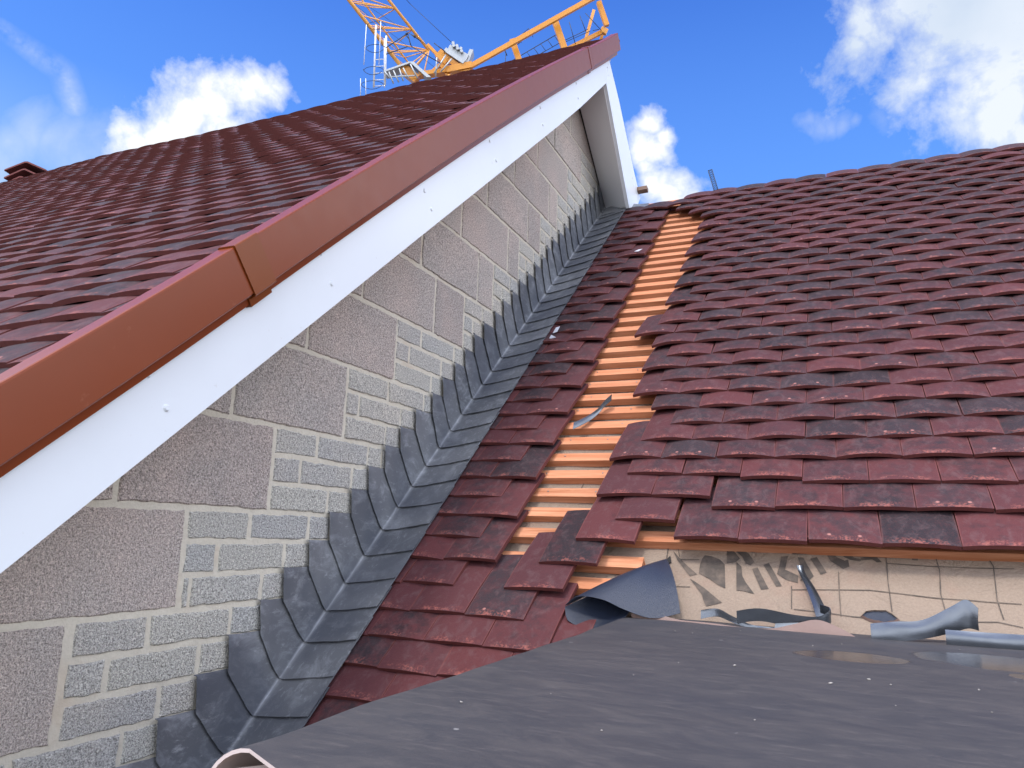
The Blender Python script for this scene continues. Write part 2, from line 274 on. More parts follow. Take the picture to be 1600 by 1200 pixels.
def m_lead():
    s = Mat('sheet_lead', .42, .4, .5); (r1, r2, r3), _ = s.attr('tint')
    a = s.noise(15, 6, .72, (1, .7, 1.2), dist=.5, rot=(.5, .2, 0)); b = s.noise(70, 5, .75, (1, .35, .9), dist=.3, rot=(.7, 0, .3)); c = s.noise(4, 3)
    base = s.mix(r1, (.135, .143, .158), (.205, .213, .228))
    base = s.mix(s.math('MULTIPLY', s.ramp(a, .49, .66), .65), base, (.36, .38, .405))
    base = s.mix(s.math('MULTIPLY', s.ramp(b, .56, .72), .6), base, (.50, .52, .54))
    base = s.mix(s.math('MULTIPLY', s.ramp(c, .42, .60), .6), base, (.09, .10, .125))
    base = s.mix(s.math('MULTIPLY', r3, .95), base, (.60, .62, .65))      # sheen highlight painted along the dressed bend
    s.color(base); s.rough(s.math('ADD', .33, s.math('MULTIPLY', a, .25))); b1 = s.bump(a, .002, .5); s.bump(b, .0006, .6, b1); return s.m
def m_pine():
    s = Mat('sawn_pine', .7, 0, .3); a = s.noise(60, 5, .65, (.06, 1, 1), dist=.6); b = s.noise(8, 3, .6, (.35, 1, 1)); kx = s.n('ShaderNodeTexVoronoi'); kx.inputs['Scale'].default_value = 7; 
    mp = s.n('ShaderNodeMapping'); mp.inputs['Scale'].default_value = (.6, 1.1, 1.1); s.l(s.tc.outputs['Object'], mp.inputs[0]); s.l(mp.outputs[0], kx.inputs['Vector'])
    c = s.mix(s.ramp(a, .34, .66), (.36, .125, .052), (.64, .31, .175)); c = s.mix(s.math('MULTIPLY', s.ramp(b, .45, .72), .5), c, (.46, .14, .065))
    c = s.mix(s.math('MULTIPLY', s.ramp(kx.outputs['Distance'], .14, .06), .85), c, (.17, .065, .03))
    oi = s.n('ShaderNodeObjectInfo'); c = s.mix(s.math('MULTIPLY', oi.outputs['Random'], .55), c, (.60, .22, .10))
    s.color(c); s.bump(a, .0012, .5); return s.m
def m_simple(name, col, rough=.5, metal=0, spec=.5, nscale=20, amt=.15, bumpd=0.0):
    s = Mat(name, rough, metal, spec); a = s.noise(nscale, 4); c = s.mix(s.math('MULTIPLY', a, amt*2), col, tuple(x*.55 for x in col)); s.color(c)
    if bumpd: s.bump(a, bumpd, .6)
    return s.m
def m_white():
    s = Mat('white_upvc', .28, 0, .5); a = s.noise(5, 4, .6, (1, .5, .5)); b = s.noise(70, 3); c = s.mix(s.math('MULTIPLY', s.ramp(a, .5, .75), .25), (.71, .755, .80), (.60, .63, .66))
    c = s.mix(s.math('MULTIPLY', s.ramp(b, .70, .76), .35), c, (.5, .49, .47)); s.color(c); s.bump(s.noise(2.5, 2), .004, .5); return s.m
def m_verge():
    s = Mat('brown_upvc', .34, 0, .3); a = s.noise(7, 4, .6); b = s.noise(60, 4, .7, (1, .3, .3)); c = s.mix(a, (.17, .034, .008), (.195, .041, .011))
    c = s.mix(s.math('MULTIPLY', s.ramp(b, .68, .78), .35), c, (.30, .13, .08)); s.color(c); s.bump(s.noise(3, 2), .003, .4); s.rough(s.math('ADD', .24, s.math('MULTIPLY', b, .15))); return s.m
def m_underlay():
    s = Mat('roofing_underlay', .8, 0, .25); a = s.noise(190, 3, .7); b = s.noise(7, 4, .6); c = s.noise(55, 4, .7)
    col = s.mix(a, (.185, .138, .105), (.30, .232, .178)); col = s.mix(s.math('MULTIPLY', s.ramp(b, .5, .72), .45), col, (.26, .16, .12))
    col = s.mix(s.math('MULTIPLY', s.ramp(c, .62, .72), .3), col, (.30, .20, .16)); s.color(col); b1 = s.bump(a, .001, .5); s.bump(s.noise(9, 5, .6, dist=1.2), .03, .6, b1); return s.m
def m_print():
    s = Mat('printed_ink', .75, 0, .2); a = s.noise(25, 5, .7); c = s.mix(s.ramp(a, .42, .70), (.07, .058, .05), (.15, .115, .092)); s.color(c); return s.m
def m_roofsheet():
    s = Mat('rubber_roof_sheet', .5, 0, .38); a = s.noise(14, 9, .75, (.7, 1.5, 1), rot=(0, 0, .2), dist=.6); b = s.noise(2.2, 4, .6, (.7, 1.4, 1)); c = s.noise(60, 6, .75, (.35, 1.3, 1), rot=(0, 0, .14)); d = s.noise(300, 2)
    col = s.mix(b, (.032, .033, .041), (.048, .044, .045)); col = s.mix(s.math('MULTIPLY', s.ramp(a, .42, .64), .42), col, (.088, .076, .072))
    col = s.mix(s.math('MULTIPLY', s.ramp(c, .54, .68), .35), col, (.115, .10, .095)); 
    col = s.mix(s.math('MULTIPLY', s.ramp(s.noise(45, 2), .76, .79), .5), col, (.30, .29, .28))
    # standing water
    sx = s.n('ShaderNodeSeparateXYZ'); s.l(s.tc.outputs['Object'], sx.inputs[0]); wet = None
    wob = s.math('MULTIPLY', s.math('SUBTRACT', s.noise(9, 2), .5), .35)
    for (px, py, rx, ry) in PUDDLES:
        ex = s.math('DIVIDE', s.math('SUBTRACT', sx.outputs[0], px - 2.0), rx); ey = s.math('DIVIDE', s.math('SUBTRACT', sx.outputs[1], py + .4), ry)
        dd = s.math('ADD', s.math('SQRT', s.math('ADD', s.math('MULTIPLY', ex, ex), s.math('MULTIPLY', ey, ey))), wob); k = s.ramp(dd, .86, .80); wet = k if wet is None else s.math('MAXIMUM', wet, k)
    col = s.mix(s.math('MULTIPLY', wet, .8), col, (.022, .023, .028)); s.color(col)
    dry = s.math('SUBTRACT', 1.0, wet); s.rough(s.math('ADD', .20, s.math('MULTIPLY', dry, s.math('ADD', .30, s.math('MULTIPLY', a, .30)))))
    hh = s.math('MULTIPLY', s.math('ADD', s.math('MULTIPLY', a, .6), s.math('MULTIPLY', d, .1)), dry); s.bump(hh, .003, .5); return s.m
def m_flap():
    s = Mat('black_membrane', .38, 0, .5); ch = s.n('ShaderNodeTexVoronoi'); ch.inputs['Scale'].default_value = 650; s.l(s.tc.outputs['Object'], ch.inputs['Vector']); a = s.noise(6, 4)
    s.color(s.mix(a, (.012, .017, .032), (.026, .034, .058))); s.bump(ch.outputs['Distance'], .0008, .8); return s.m

M = dict(greywood=m_simple('weathered_wood', (.20, .125, .09), .8, nscale=60, amt=.3), bright_lead=m_simple('cut_lead', (.15, .165, .19), .27, .8, nscale=25, amt=.45, bumpd=.001), verge2=m_simple('joint_brown', (.185, .044, .007), .34, spec=.3, nscale=5, amt=.08), tile=m_tile(), block=m_block(), mortar=m_mortar(), lead=m_lead(), pine=m_pine(), white=m_white(), verge=m_verge(), under=m_underlay(), ink=m_print(), sheet=m_roofsheet(), flap=m_flap(),
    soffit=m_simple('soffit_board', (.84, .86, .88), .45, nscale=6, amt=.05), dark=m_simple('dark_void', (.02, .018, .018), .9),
    rim=m_simple('sheet_edge', (.50, .42, .40), .6, nscale=80, amt=.15), torn=m_simple('brown_membrane', (.20, .125, .105), .6, nscale=40, amt=.3, bumpd=.002),
    orange=m_simple('crane_orange', (.74, .36, .085), .45, nscale=4, amt=.12), orange2=m_simple('crane_deep_orange', (.66, .27, .02), .4, nscale=4, amt=.12),
    galv=m_simple('galvanised_steel', (.42, .45, .48), .45, .4, nscale=12, amt=.2), white_steel=m_simple('white_steel', (.75, .76, .78), .4), dsteel=m_simple('dark_steel', (.035, .04, .05), .5, .3),
    paper=m_simple('paper', (.52, .55, .62), .6, amt=.05), ground=m_simple('bare_earth', (.12, .10, .075), .95, nscale=.4, amt=.35), render_wall=m_simple('rendered_wall', (.35, .33, .30), .9, nscale=3, amt=.2),
    greysheet=m_simple('grey_felt', (.10, .11, .12), .6, nscale=30, amt=.3), nail=m_simple('nail_steel', (.3, .3, .3), .4, .8), crumb=m_simple('mortar_crumb', (.28, .26, .24), .9))

def layers(bm):
    return bm.loops.layers.uv.new('UVMap'), bm.loops.layers.float_color.new('tint')
def tint_all(bm, lay, c, faces=None):
    for f in (faces or bm.faces):
        for l in f.loops: l[lay] = (*c, 1)

# ------------------------------------------------------------------ one clay tile
TW, TL, TH = .1655, .265, .0132
def tile(bm, uvl, tl, F, x0, v0, n0, tail_n, w=TW, length=TL, head_n=-.044, camber=.0082, redder=0.0, cut=None, th=TH):
    """F(x, v, n) is the roof frame; x0 = left side, v0 = tail, n0 = lift of the whole tile"""
    nx, nv = 6, 3
    r = (min(1, max(0, random.gauss(.5 - redder, .27))), min(1, random.random()*.7 + redder), random.random())
    tw = random.gauss(0, .0016); lift = random.uniform(0, .0025); sk = random.gauss(0, .0022); cmb = camber*random.uniform(.75, 1.2); dv = random.gauss(0, .0018)
    top, bot = [], []
    for i in range(nv+1):
        t = i/nv; v = v0 + dv + t*length
        base = n0 + tail_n + lift*(1-t) + (head_n - tail_n)*t + .003*math.sin(math.pi*t)
        rt, rb = [], []
        for j in range(nx+1):
            s_ = j/nx; x = x0 + s_*w + sk*(t-.3)
            if cut: x = min(max(x, cut[0]), cut[1])
            c = cmb*(1-(2*s_-1)**2) + tw*(s_-.5)*2*(1-t)
            ed = .0016 if i == 0 else 0
            rt.append(F(x, v + sk*(s_-.5), base + c + th - ed)); rb.append(F(x, v + sk*(s_-.5), base + c))
        top.append([bm.verts.new(p) for p in rt]); bot.append([bm.verts.new(p) for p in rb])
    def face(vs, uvs, sm=False):
        try: f = bm.faces.new(vs)
        except ValueError: return
        f.smooth = sm
        for l, uv in zip(f.loops, uvs): l[uvl].uv = uv; l[tl] = (*r, 1)
    g = lambda i, j: (j/nx, i/nv)
    for i in range(nv):
        for j in range(nx):
            face((top[i][j], top[i][j+1], top[i+1][j+1], top[i+1][j]), (g(i,j), g(i,j+1), g(i+1,j+1), g(i+1,j)), True)
            face((bot[i][j], bot[i+1][j], bot[i+1][j+1], bot[i][j+1]), ((j/nx, -.05),)*4, True)
    for j in range(nx):
        face((top[0][j], bot[0][j], bot[0][j+1], top[0][j+1]), ((j/nx, -.05), (j/nx, -.05), ((j+1)/nx, -.05), ((j+1)/nx, -.05)), True)
        face((top[nv][j], top[nv][j+1], bot[nv][j+1], bot[nv][j]), ((j/nx, -.05),)*4, True)
    for i in range(nv):
        for jj in (0, nx): face((top[i][jj], top[i+1][jj], bot[i+1][jj], bot[i][jj]), ((jj/nx, -.05),)*4)
def tile_object(name, F, x0, v0, n0, parent, **kw):
    bm = bmesh.new(); uvl, tl = layers(bm); tile(bm, uvl, tl, F, x0, v0, n0, **kw)
    return obj(name, bm, M['tile'], parent)
def place_tiles(F, lst, parent, n_ind, field_name):
    """lst: (x0, v0, n0, kw); the n_ind tiles nearest the eye are parts, the rest is one part"""
    e = V3(CAM_P)
    lst.sort(key=lambda a: (F(a[0]+.08, a[1]+.05, 0) - e).length / (1 if a[4] else .01))
    for a in lst[:n_ind]:
        tile_object('roof_tile', F, a[0], a[1], a[2], parent, **a[3])
    bm = bmesh.new(); uvl, tl = layers(bm)
    for a in lst[n_ind:]: tile(bm, uvl, tl, F, a[0], a[1], a[2], **a[3])
    o = obj(field_name, bm, M['tile'], parent); o['kind'] = 'stuff'; return o

# ================================================================== MAIN ROOF (right)
main = empty('tiled_roof', (0.6, 1.5, 1.2), 'half tiled roof slope with a strip of bare orange battens, right of the blockwork gable', 'roof')
G, V0 = .096, .878
PH = 1.43
tl_ = []
def vrow(r, x):
    v = V0 + G*r
    if r == 0: v += .018 - .036*min(1, max(0, (x-.9)/.35))
    if r in (1, 2) and x > 1.15: v -= .004
    return v
start = {1:.679, 2:.762, 3:.845, 4:.762, 5:.679, 6:.762, 7:.677, 8:.757, 9:.681, 10:.590, 11:.673, 12:.765, 13:.672, 14:.770, 15:.686, 16:.762, 17:.683, 18:.772, 19:.678, 20:.775, 21:.686, 22:.770, 23:.695, 24:.770, 25:.687, 26:.606, 27:.520, 28:.455, 29:.535}
XR = 3.6
PITCHW = .1672
for r in range(1, 30):
    x = start[r]; first = True
    ph = PH if r % 2 == 0 else PH + PITCHW/2
    k0 = round((x - ph)/PITCHW); nxt = ph + (k0)*PITCHW
    j = 0
    while x < XR:
        tl_.append([x, vrow(r, x), 0.0, dict(tail_n=0.0, length=TL if r < 28 else .16, head_n=-.046 if r < 28 else -.025, camber=.0098, cut=None), True])
        j += 1; x = nxt + j*PITCHW + random.gauss(0, .0008)
for r, x in ((0, .754), (-1, .682), (-1, .848), (-2, .765), (-3, .671), (-4, .588), (-5, .522)):
    tl_.append([x, V0 + G*r + (.018 if r == 0 else 0) + (.008 if r == -1 else 0), 0.002, dict(tail_n=0.0), True])
x = .923
while x < XR: tl_.append([x, vrow(0, x), 0.0, dict(tail_n=0.0), True]); x += PITCHW
x = 1.024
while x < XR: tl_.append([x, .747, 0.0, dict(tail_n=0.0), True]); x += PITCHW
x = .938
while x < XR: tl_.append([x, .617, -.002, dict(tail_n=.0), True]); x += PITCHW
# under-eaves course, shorter
x = 1.02
while x < XR: tl_.append([x, .640, -.0155, dict(tail_n=.0, length=.19, camber=.004), True]); x += PITCHW
# strip beside the flashing
for r in range(-13, 29):
    one = (r % 2 != 0)
    right = .372 if one else .459
    if r == -5: right = .368
    if r == -6: right = .613
    if r == -7: right = .702
    if r == -8: right = .785
    if r < -8: right = .84
    xx = right - PITCHW
    while xx > -.2:
        c = (.160, 9)
        if xx + TW < .17: break
        tl_.append([xx, V0 + G*r - (.005 if r < -4 else 0), 0.0, dict(tail_n=-.0005, cut=c, length=TL if r < 27 else .17, head_n=-.040 if r < 27 else -.026, redder=(.30 if r < 0 else .12 if r < 6 else 0)), True])
        xx -= PITCHW
for a in tl_:
    if a[0] > XR - .3 or a[0] < .02: a[4] = False
    if 'camber' not in a[3]: a[3]['camber'] = .0048 + .0034*min(1, max(0, (a[1]-.8)/.9))
    if 'redder' not in a[3]: a[3]['redder'] = .16 if a[1] < .9 else (.06 if a[1] < 1.6 else -.04)
place_tiles(RF, tl_, main, 100, 'tile_field')
# battens
def batten(x0, x1, v, parent, n=-.0400):
    bm = bmesh.new(); w_, h_ = .042, .0265; ns = 14
    rows = []
    for i in range(ns+1):
        x = x0 + (x1-x0)*i/ns; wv = noise.noise(V3((x*1.3, v*9, 0)))*.0018; wn = noise.noise(V3((x*1.7, v*7, 4)))*.0012
        rows.append([bm.verts.new(RF(x, v - w_/2 + wv, n + wn - h_)), bm.verts.new(RF(x, v - w_/2 + wv, n + wn)), bm.verts.new(RF(x, v + w_/2 + wv, n + wn)), bm.verts.new(RF(x, v + w_/2 + wv, n + wn - h_))])
    for i in range(ns):
        for j in range(4): bm.faces.new((rows[i][j], rows[i][(j+1) % 4], rows[i+1][(j+1) % 4], rows[i+1][j]))
    bm.faces.new(rows[0]); bm.faces.new(rows[-1][::-1]); bevel(bm, .0012, 1, 40)
    o = obj('roof_batten', bm, M['pine'], parent)
    return o
vb = .962
for k in range(-8, 30):
    v = vb + G*k
    if k == -3: batten(.02, XR, v, main); continue
    if k == -4: batten(.02, .855, v - .010, main); continue
    if k < -4: batten(.02, .80 if k == -5 else .70, v, main); continue
    b = batten(.02, XR, v, main)
    if -3 < k < 8:
        for xn in (.45 + .05*random.random(), .62 + .05*random.random()):
            nb = bmesh.new(); tube(nb, RF(xn, v + .004, -.0405), RF(xn, v + .004, -.0385), .0026, 8)
            nm_ = obj('nail_head', nb, M['nail'], b); 
# ridge board behind the last courses
bm = bmesh.new(); box(bm, RF(.02, 3.79, -.030), V3((XR-.02, 0, 0)), RF(0, .03, 0) - RF(0, 0, 0), RF(0, 0, -.02) - RF(0, 0, 0)); obj('ridge_board', bm, M['pine'], main)
# underlay with sags between the battens
def mem_n(u, v):
    a = noise.noise(V3((u*3.1, v*5.0, 1.0)))*.006 + noise.noise(V3((u*9, v*14, 3.0)))*.0035
    if v < .60: a += .006*noise.noise(V3((u*4, v*9, 7.7)))
    lip = max(0, (.40 - v))/.04
    return -.0680 + a*min(1, 1) + .004*lip
bm = bmesh.new(); rows = []
vs_ = [.355 + i*.012 for i in range(34)] + [.763 + .06*i for i in range(51)]
us_ = [.02 + .02*i for i in range(105)] + [2.12 + .1*i for i in range(15)]
for v in vs_: rows.append([bm.verts.new(RF(u, v, mem_n(u, v))) for u in us_])
def in_hole(u, v):
    c = (1.402, .418); a = (u - c[0])/.046; b = (v - c[1])/.020
    return a*a + b*b + .25*noise.noise(V3((u*60, v*60, 0))) < 1
for i in range(len(vs_)-1):
    for j in range(len(us_)-1):
        f = bm.faces.new((rows[i][j], rows[i][j+1], rows[i+1][j+1], rows[i+1][j])); f.smooth = True
und = obj('underlay', bm, M['under'], main)
def drape(bm, polys, off):
    for poly in polys:
        if len(poly) < 3: continue
        vs = [bm.verts.new(V3((a[0], a[1], 0))) for a in poly]
        try: bm.faces.new(vs)
        except ValueError: pass
    bmesh.ops.triangulate(bm, faces=bm.faces[:])
    us = [v.co.x for v in bm.verts]; vv = [v.co.y for v in bm.verts]
    x = math.floor(min(us)/.02)*.02
    while x < max(us):
        bmesh.ops.bisect_plane(bm, geom=bm.verts[:]+bm.edges[:]+bm.faces[:], plane_co=(x, 0, 0), plane_no=(1, 0, 0)); x += .02
    y = .355
    while y < max(vv):
        if y > min(vv): bmesh.ops.bisect_plane(bm, geom=bm.verts[:]+bm.edges[:]+bm.faces[:], plane_co=(0, y, 0), plane_no=(0, 1, 0))
        y += .012
    for v in bm.verts:
        u, w2 = v.co.x, v.co.y; v.co = RF(u, w2, mem_n(u, w2) + off)
for L in LETTERS:
    bm = bmesh.new(); drape(bm, [L], .0016); obj('printed_letter', bm, M['ink'], main)
for L in LINES:
    bm = bmesh.new(); strips = []
    for a, b in zip(L[:-1], L[1:]):
        a, b = V3((*a, 0)), V3((*b, 0)); d = (b-a); n_ = max(1, int(d.length/.03)); px = V3((-d.y, d.x, 0)).normalized()*.0012
        for i in range(n_):
            q0 = a + d*i/n_; q1 = a + d*(i+1)/n_; wq = 1 + .4*noise.noise(q0*40)
            strips.append([tuple((q0+px*wq)[:2]), tuple((q1+px*wq)[:2]), tuple((q1-px*wq)[:2]), tuple((q0-px*wq)[:2])])
    drape(bm, strips, .0020); obj('printed_line', bm, M['ink'], main)
# torn hole in the underlay showing the sheet beneath
bm = bmesh.new(); drape(bm, [HOLE], .0024); ho = obj('tear', bm, M['flap'], main)
bm = bmesh.new(); cen = V3((sum(a[0] for a in HOLE)/len(HOLE), sum(a[1] for a in HOLE)/len(HOLE), 0)); ring = []
for i in range(27):
    t = i/27*len(HOLE); k = int(t); a = V3((*HOLE[k % len(HOLE)], 0)).lerp(V3((*HOLE[(k+1) % len(HOLE)], 0)), t-k); d = (a-cen).normalized(); jag = .0015*random.random()
    ring.append((RF(a.x + d.x*.002, a.y + d.y*.002, mem_n(a.x, a.y) + .001), RF(a.x - d.x*(.001+jag), a.y - d.y*(.001+jag), mem_n(a.x, a.y) + .0065 + jag)))
vs = [(bm.verts.new(a), bm.verts.new(b)) for a, b in ring]
for i in range(27): bm.faces.new((vs[i][0], vs[(i+1) % 27][0], vs[(i+1) % 27][1], vs[i][1]))
obj('torn_edge', bm, M['torn'], ho)
# far slope of the same roof
bm = bmesh.new(); a = RF(0, 3.82, -.045)
prism(bm, [V3((0.02, a.y, a.z)), V3((XR, a.y, a.z)), V3((XR, a.y + 3.0, a.z - 2.7)), V3((.02, a.y + 3.0, a.z - 2.7))], V3((0, 0, -.03))); obj('rear_slope', bm, M['greysheet'], main)

# ================================================================== GABLE WALL
bm = bmesh.new(); tl2 = bm.loops.layers.float_color.new('tint')
JN = .0066
def jit(v, s_): return V3((0, .0028*noise.noise(V3((v.y*18, v.z*18, s_+3))), .0028*noise.noise(V3((v.y*18, v.z*18, s_+6))))) + V3((0, noise.noise(V3((v.y*60, v.z*60, s_)))*.0034, noise.noise(V3((v.y*60, v.z*60, s_+9)))*.0034))
def blockface(y0, y1, z0, z1, small):
    n_ = 0
    y0 += JN; y1 -= JN; z0 += JN; z1 -= JN
    if y1 - y0 < .01: return
    step = .012
    def edge(a, b):
        k = max(2, int((b-a).length/step)); return [a.lerp(b, i/k) for i in range(k)]
    c = [V3((0, y0, z0)), V3((0, y1, z0)), V3((0, y1, z1)), V3((0, y0, z1))]
    pts = sum([edge(c[i], c[(i+1) % 4]) for i in range(4)], [])
    s_ = random.random()*50; cen = V3((0, (y0+y1)/2, (z0+z1)/2))
    xo = random.uniform(-.0006, .0022)
    outer = [p + jit(p, s_) for p in pts]
    O = [bm.verts.new(p + V3((xo - .0035, 0, 0))) for p in outer]
    I = [bm.verts.new(p + V3((xo, 0, 0)) + V3((0, (1 if p.y < y0+.004 else -1 if p.y > y1-.004 else 0)*.003, (1 if p.z < z0+.004 else -1 if p.z > z1-.004 else 0)*.003))) for p in outer]
    Bk = [bm.verts.new(p + V3((-.03, 0, 0))) for p in outer]
    nn = len(O); fs = [bm.faces.new(I)]
    for i in range(nn):
        fs.append(bm.faces.new((O[i], O[(i+1) % nn], I[(i+1) % nn], I[i]))); fs.append(bm.faces.new((Bk[i], Bk[(i+1) % nn], O[(i+1) % nn], O[i])))
    col = ((.75 + .25*random.random()) if small else random.random()*.25, random.random(), random.random())
    for f in fs:
        for l in f.loops: l[tl2] = (*col, 1)
B = .075
edges = {0:-.565, 3:-.310, 6:-.052, 9:.240, 12:.492, 15:.964, 18:1.219, 21:1.485, 24:1.744, 27:1.977, 30:2.13, 33:2.36, 36:2.62}
extra = {15:[.732], 18:[1.069], 21:[1.358], 24:[1.579], 27:[1.851]}
bricks = {-1:[-.72,-.640,-.414], 0:[-.557,-.332,-.225], 1:[-.56,-.469,-.234,-.12], 2:[-.555,-.379,-.146,-.03], 3:[-.305,-.280,-.053,.09], 4:[-.31,-.209,.025,.13], 5:[-.31,-.112,.113,.21],
 6:[-.05,.188,.31], 7:[-.05,.061,.296,.40], 8:[-.05,.125,.372,.45], 9:[.24,.460,.55], 10:[.24,.306,.545,.65], 11:[.24,.461,.69,.78], 12:[.49,.735,.82], 13:[.49,.577,.804,.92], 14:[.49,.651,.896,1.0],
 15:[.964,1.09], 16:[.964,1.043,1.2], 17:[.964,1.125,1.3], 18:[1.219,1.36], 19:[1.219,1.313,1.45], 20:[1.219,1.392,1.55], 21:[1.485,1.61], 22:[1.485,1.57,1.70], 23:[1.485,1.663,1.79], 24:[1.744,1.87], 25:[1.744,1.811,1.95], 26:[1.744,1.89,2.03],
 27:[1.977,2.12], 28:[1.977,2.058,2.20], 29:[1.977,2.127,2.30], 30:[2.13,2.24,2.40], 31:[2.13,2.30,2.45], 32:[2.13,2.203,2.42,2.6], 33:[2.36,2.5,2.72], 34:[2.36,2.44,2.66], 35:[2.36,2.56,2.78]}
for k, e in edges.items():
    y = e; z0, z1 = k*B, (k+3)*B
    ex = [v for v in extra.get(k, [])]
    cur = e
    for v in ex[::-1]: blockface(v, cur, z0, z1, False); cur = v
    while cur > -3.2: blockface(cur-.45, cur, z0, z1, False); cur -= .45
for k, L in bricks.items():
    L = L + [L[-1] + .225, L[-1] + .45]
    for a, b in zip(L[:-1], L[1:]): blockface(a, b, k*B, (k+1)*B, True)
for k in range(-30, -1):          # below, mostly out of sight
    pass
for kk in range(1, 9):
    y = -.82 - .25*(kk % 2); z0 = -kk*3*B; cur = .2
    blockf = [y + .45*i for i in range(-6, 3)]
    for a in blockf:
        if kk == 1 and a + .45 > -.72: 
            if a < -.72: blockface(a, -.72, z0, z0 + 3*B, False)
            continue
        blockface(a, a + .45, z0, z0 + 3*B, False)
for k in (-2, -3):
    for a in (-.72, -.61, -.385): blockface(a + (.07 if k == -2 else 0), a + .225, k*B, (k+1)*B, True)
# keep what lies under the verge and above the slope
def clip(co, no): bmesh.ops.bisect_plane(bm, geom=bm.verts[:]+bm.edges[:]+bm.faces[:], plane_co=co, plane_no=no, clear_outer=True)
clip(LF(0, 0, .90), V3((0, -sq, cq)))
rs = (V3((0, 2.842, 2.518)) - V3((0, 2.307, 2.936))).normalized(); clip(V3((0, 2.842, 2.518)) + V3((0, .03, .03)), V3((0, -rs.z, rs.y)))
wall = obj('gable_wall', bm, M['block'])
wall.data.update()
tag(wall, 'grey blockwork gable wall with small coursing bricks stepped down to the flashing', 'wall')
bm = bmesh.new(); rows = []
ny, nz = 260, 220
for i in range(nz+1):
    rr = []
    for j in range(ny+1):
        y = -3.2 + 6.6*j/ny; z = -1.85 + 5.4*i/nz
        rr.append(bm.verts.new(V3((-.0032 + .0022*noise.noise(V3((y*22, z*22, 0))) + .0009*noise.noise(V3((y*90, z*90, 0))), y, z))))
    rows.append(rr)
for i in range(nz):
    for j in range(ny): bm.faces.new((rows[i][j], rows[i][j+1], rows[i+1][j+1], rows[i+1][j])).smooth = True
clip(LF(0, 0, .90), V3((0, -sq, cq))); clip(V3((0, 2.842, 2.518)) + V3((0, .03, .03)), V3((0, -rs.z, rs.y)))
mj = obj('mortar_joints', bm, M['mortar'], wall)
bm = bmesh.new()
prism(bm, [V3((-.035, -3.2, -6)), V3((-.035, 5.8, -6)), V3((-.035, 5.8, 0)), V3((-.035, 2.75, 2.62)), V3((-.035, 2.42, 2.95)), V3((-.035, 2.0, 2.93)), LF(-.035, -2.0, .78), V3((-.035, -3.2, -1.2))], V3((-.2, 0, 0)))
obj('inner_leaf', bm, M['render_wall'], wall)

# ================================================================== STEP FLASHING
fl = empty('step_flashing', (0, 0, 0.02), 'dark grey lead step flashing climbing between the block wall and the tiles', 'flashing')
def fold(a, b, d):
    """a: height up the wall (+) or out over the tiles (-), b: along the slope, d: build-up of the laps"""
    r = .015
    # arc replaces the corner; a measured along the sheet
    arc = r*math.pi/4
    if a > arc: n, u = a - arc + r*(1 - 0), 0.0; u = 0; n = r + (a-arc); off = (1, 0)
    elif a < -arc: u = r + (-a-arc); n = 0; off = (0, 1)
    else:
        t = (a + arc)/(2*arc)*math.pi/2     # 0 on the roof side
        u = r - r*math.sin(t); n = r - r*math.cos(t); off = (math.sin(t), math.cos(t))
    ramp_ = max(0, -a - arc)/.16
    return RF(.0035 + u + off[0]*d, b, -.0075 + n + off[1]*d + .025*ramp_**1.3)
def lerp(a, b, t): return (a[0]+(b[0]-a[0])*t, a[1]+(b[1]-a[1])*t)
tips = TIPS
def step_piece(k, yk):
    bm = bmesh.new(); uvl, tl = layers(bm)
    zk = .075*k + random.uniform(-.003, .003)
    def wallpt(y, z): return (-y*sp + z*cp + .0075, y*cp + z*sp)
    T = wallpt(yk, zk + .004); Bq = wallpt(yk + .008, .075*(k-1) - .004)
    cv = -.065 + .1130*(k-2) + random.uniform(-.004, .004)
    Cc = (0.0, cv); E = (-.182 + random.uniform(-.003, .003), cv + .004 + random.uniform(-.004, .004))
    T2 = wallpt(yk + .17, zk + .004); D = (0.0, cv + .21); Fp = (E[0], E[1] + .20)
    M1 = lerp(Bq, Cc, .74); M1 = (M1[0] - .001, M1[1] - .005)
    bot = [lerp(T, Bq, i/4) for i in range(4)] + [lerp(Bq, M1, i/5) for i in range(5)] + [lerp(M1, Cc, i/5) for i in range(5)] + [lerp(Cc, E, (i/12)) for i in range(13)]
    M2 = lerp(T2, D, .72)
    top = [lerp(T, T2, i/4) for i in range(4)] + [lerp(T2, M2, i/5) for i in range(5)] + [lerp(M2, D, i/5) for i in range(5)] + [lerp(D, Fp, (i/12)) for i in range(13)]
    nt_ = 7; rows = []; sd_ = random.random()*100
    for i in range(nt_+1):
        t = i/nt_; row = []
        for j in range(len(bot)):
            a, b = lerp(bot[j], top[j], t)
            b += .0025*noise.noise(V3((a*25, b*6, sd_)))
            d = .0085*(1-t)**1.3 + .0006 + .0018*noise.noise(V3((a*14, b*14, sd_))) * (1 if 0 < a else .8)
            row.append(fold(a, b, max(.0003, d)))
        rows.append(row)
    sheet(bm, rows, .0018)
    r = (random.random(), random.random())
    for f in bm.faces:
        for l in f.loops:
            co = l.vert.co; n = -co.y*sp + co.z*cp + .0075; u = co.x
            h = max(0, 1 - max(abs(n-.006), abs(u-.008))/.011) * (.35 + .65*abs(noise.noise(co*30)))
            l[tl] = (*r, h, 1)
    bmesh.ops.remove_doubles(bm, verts=bm.verts[:], dist=1e-5)
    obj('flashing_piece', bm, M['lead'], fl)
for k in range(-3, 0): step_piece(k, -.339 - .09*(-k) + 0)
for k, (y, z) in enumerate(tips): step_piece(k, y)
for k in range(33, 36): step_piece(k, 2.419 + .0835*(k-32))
bm = bmesh.new(); uvl, tl = layers(bm)
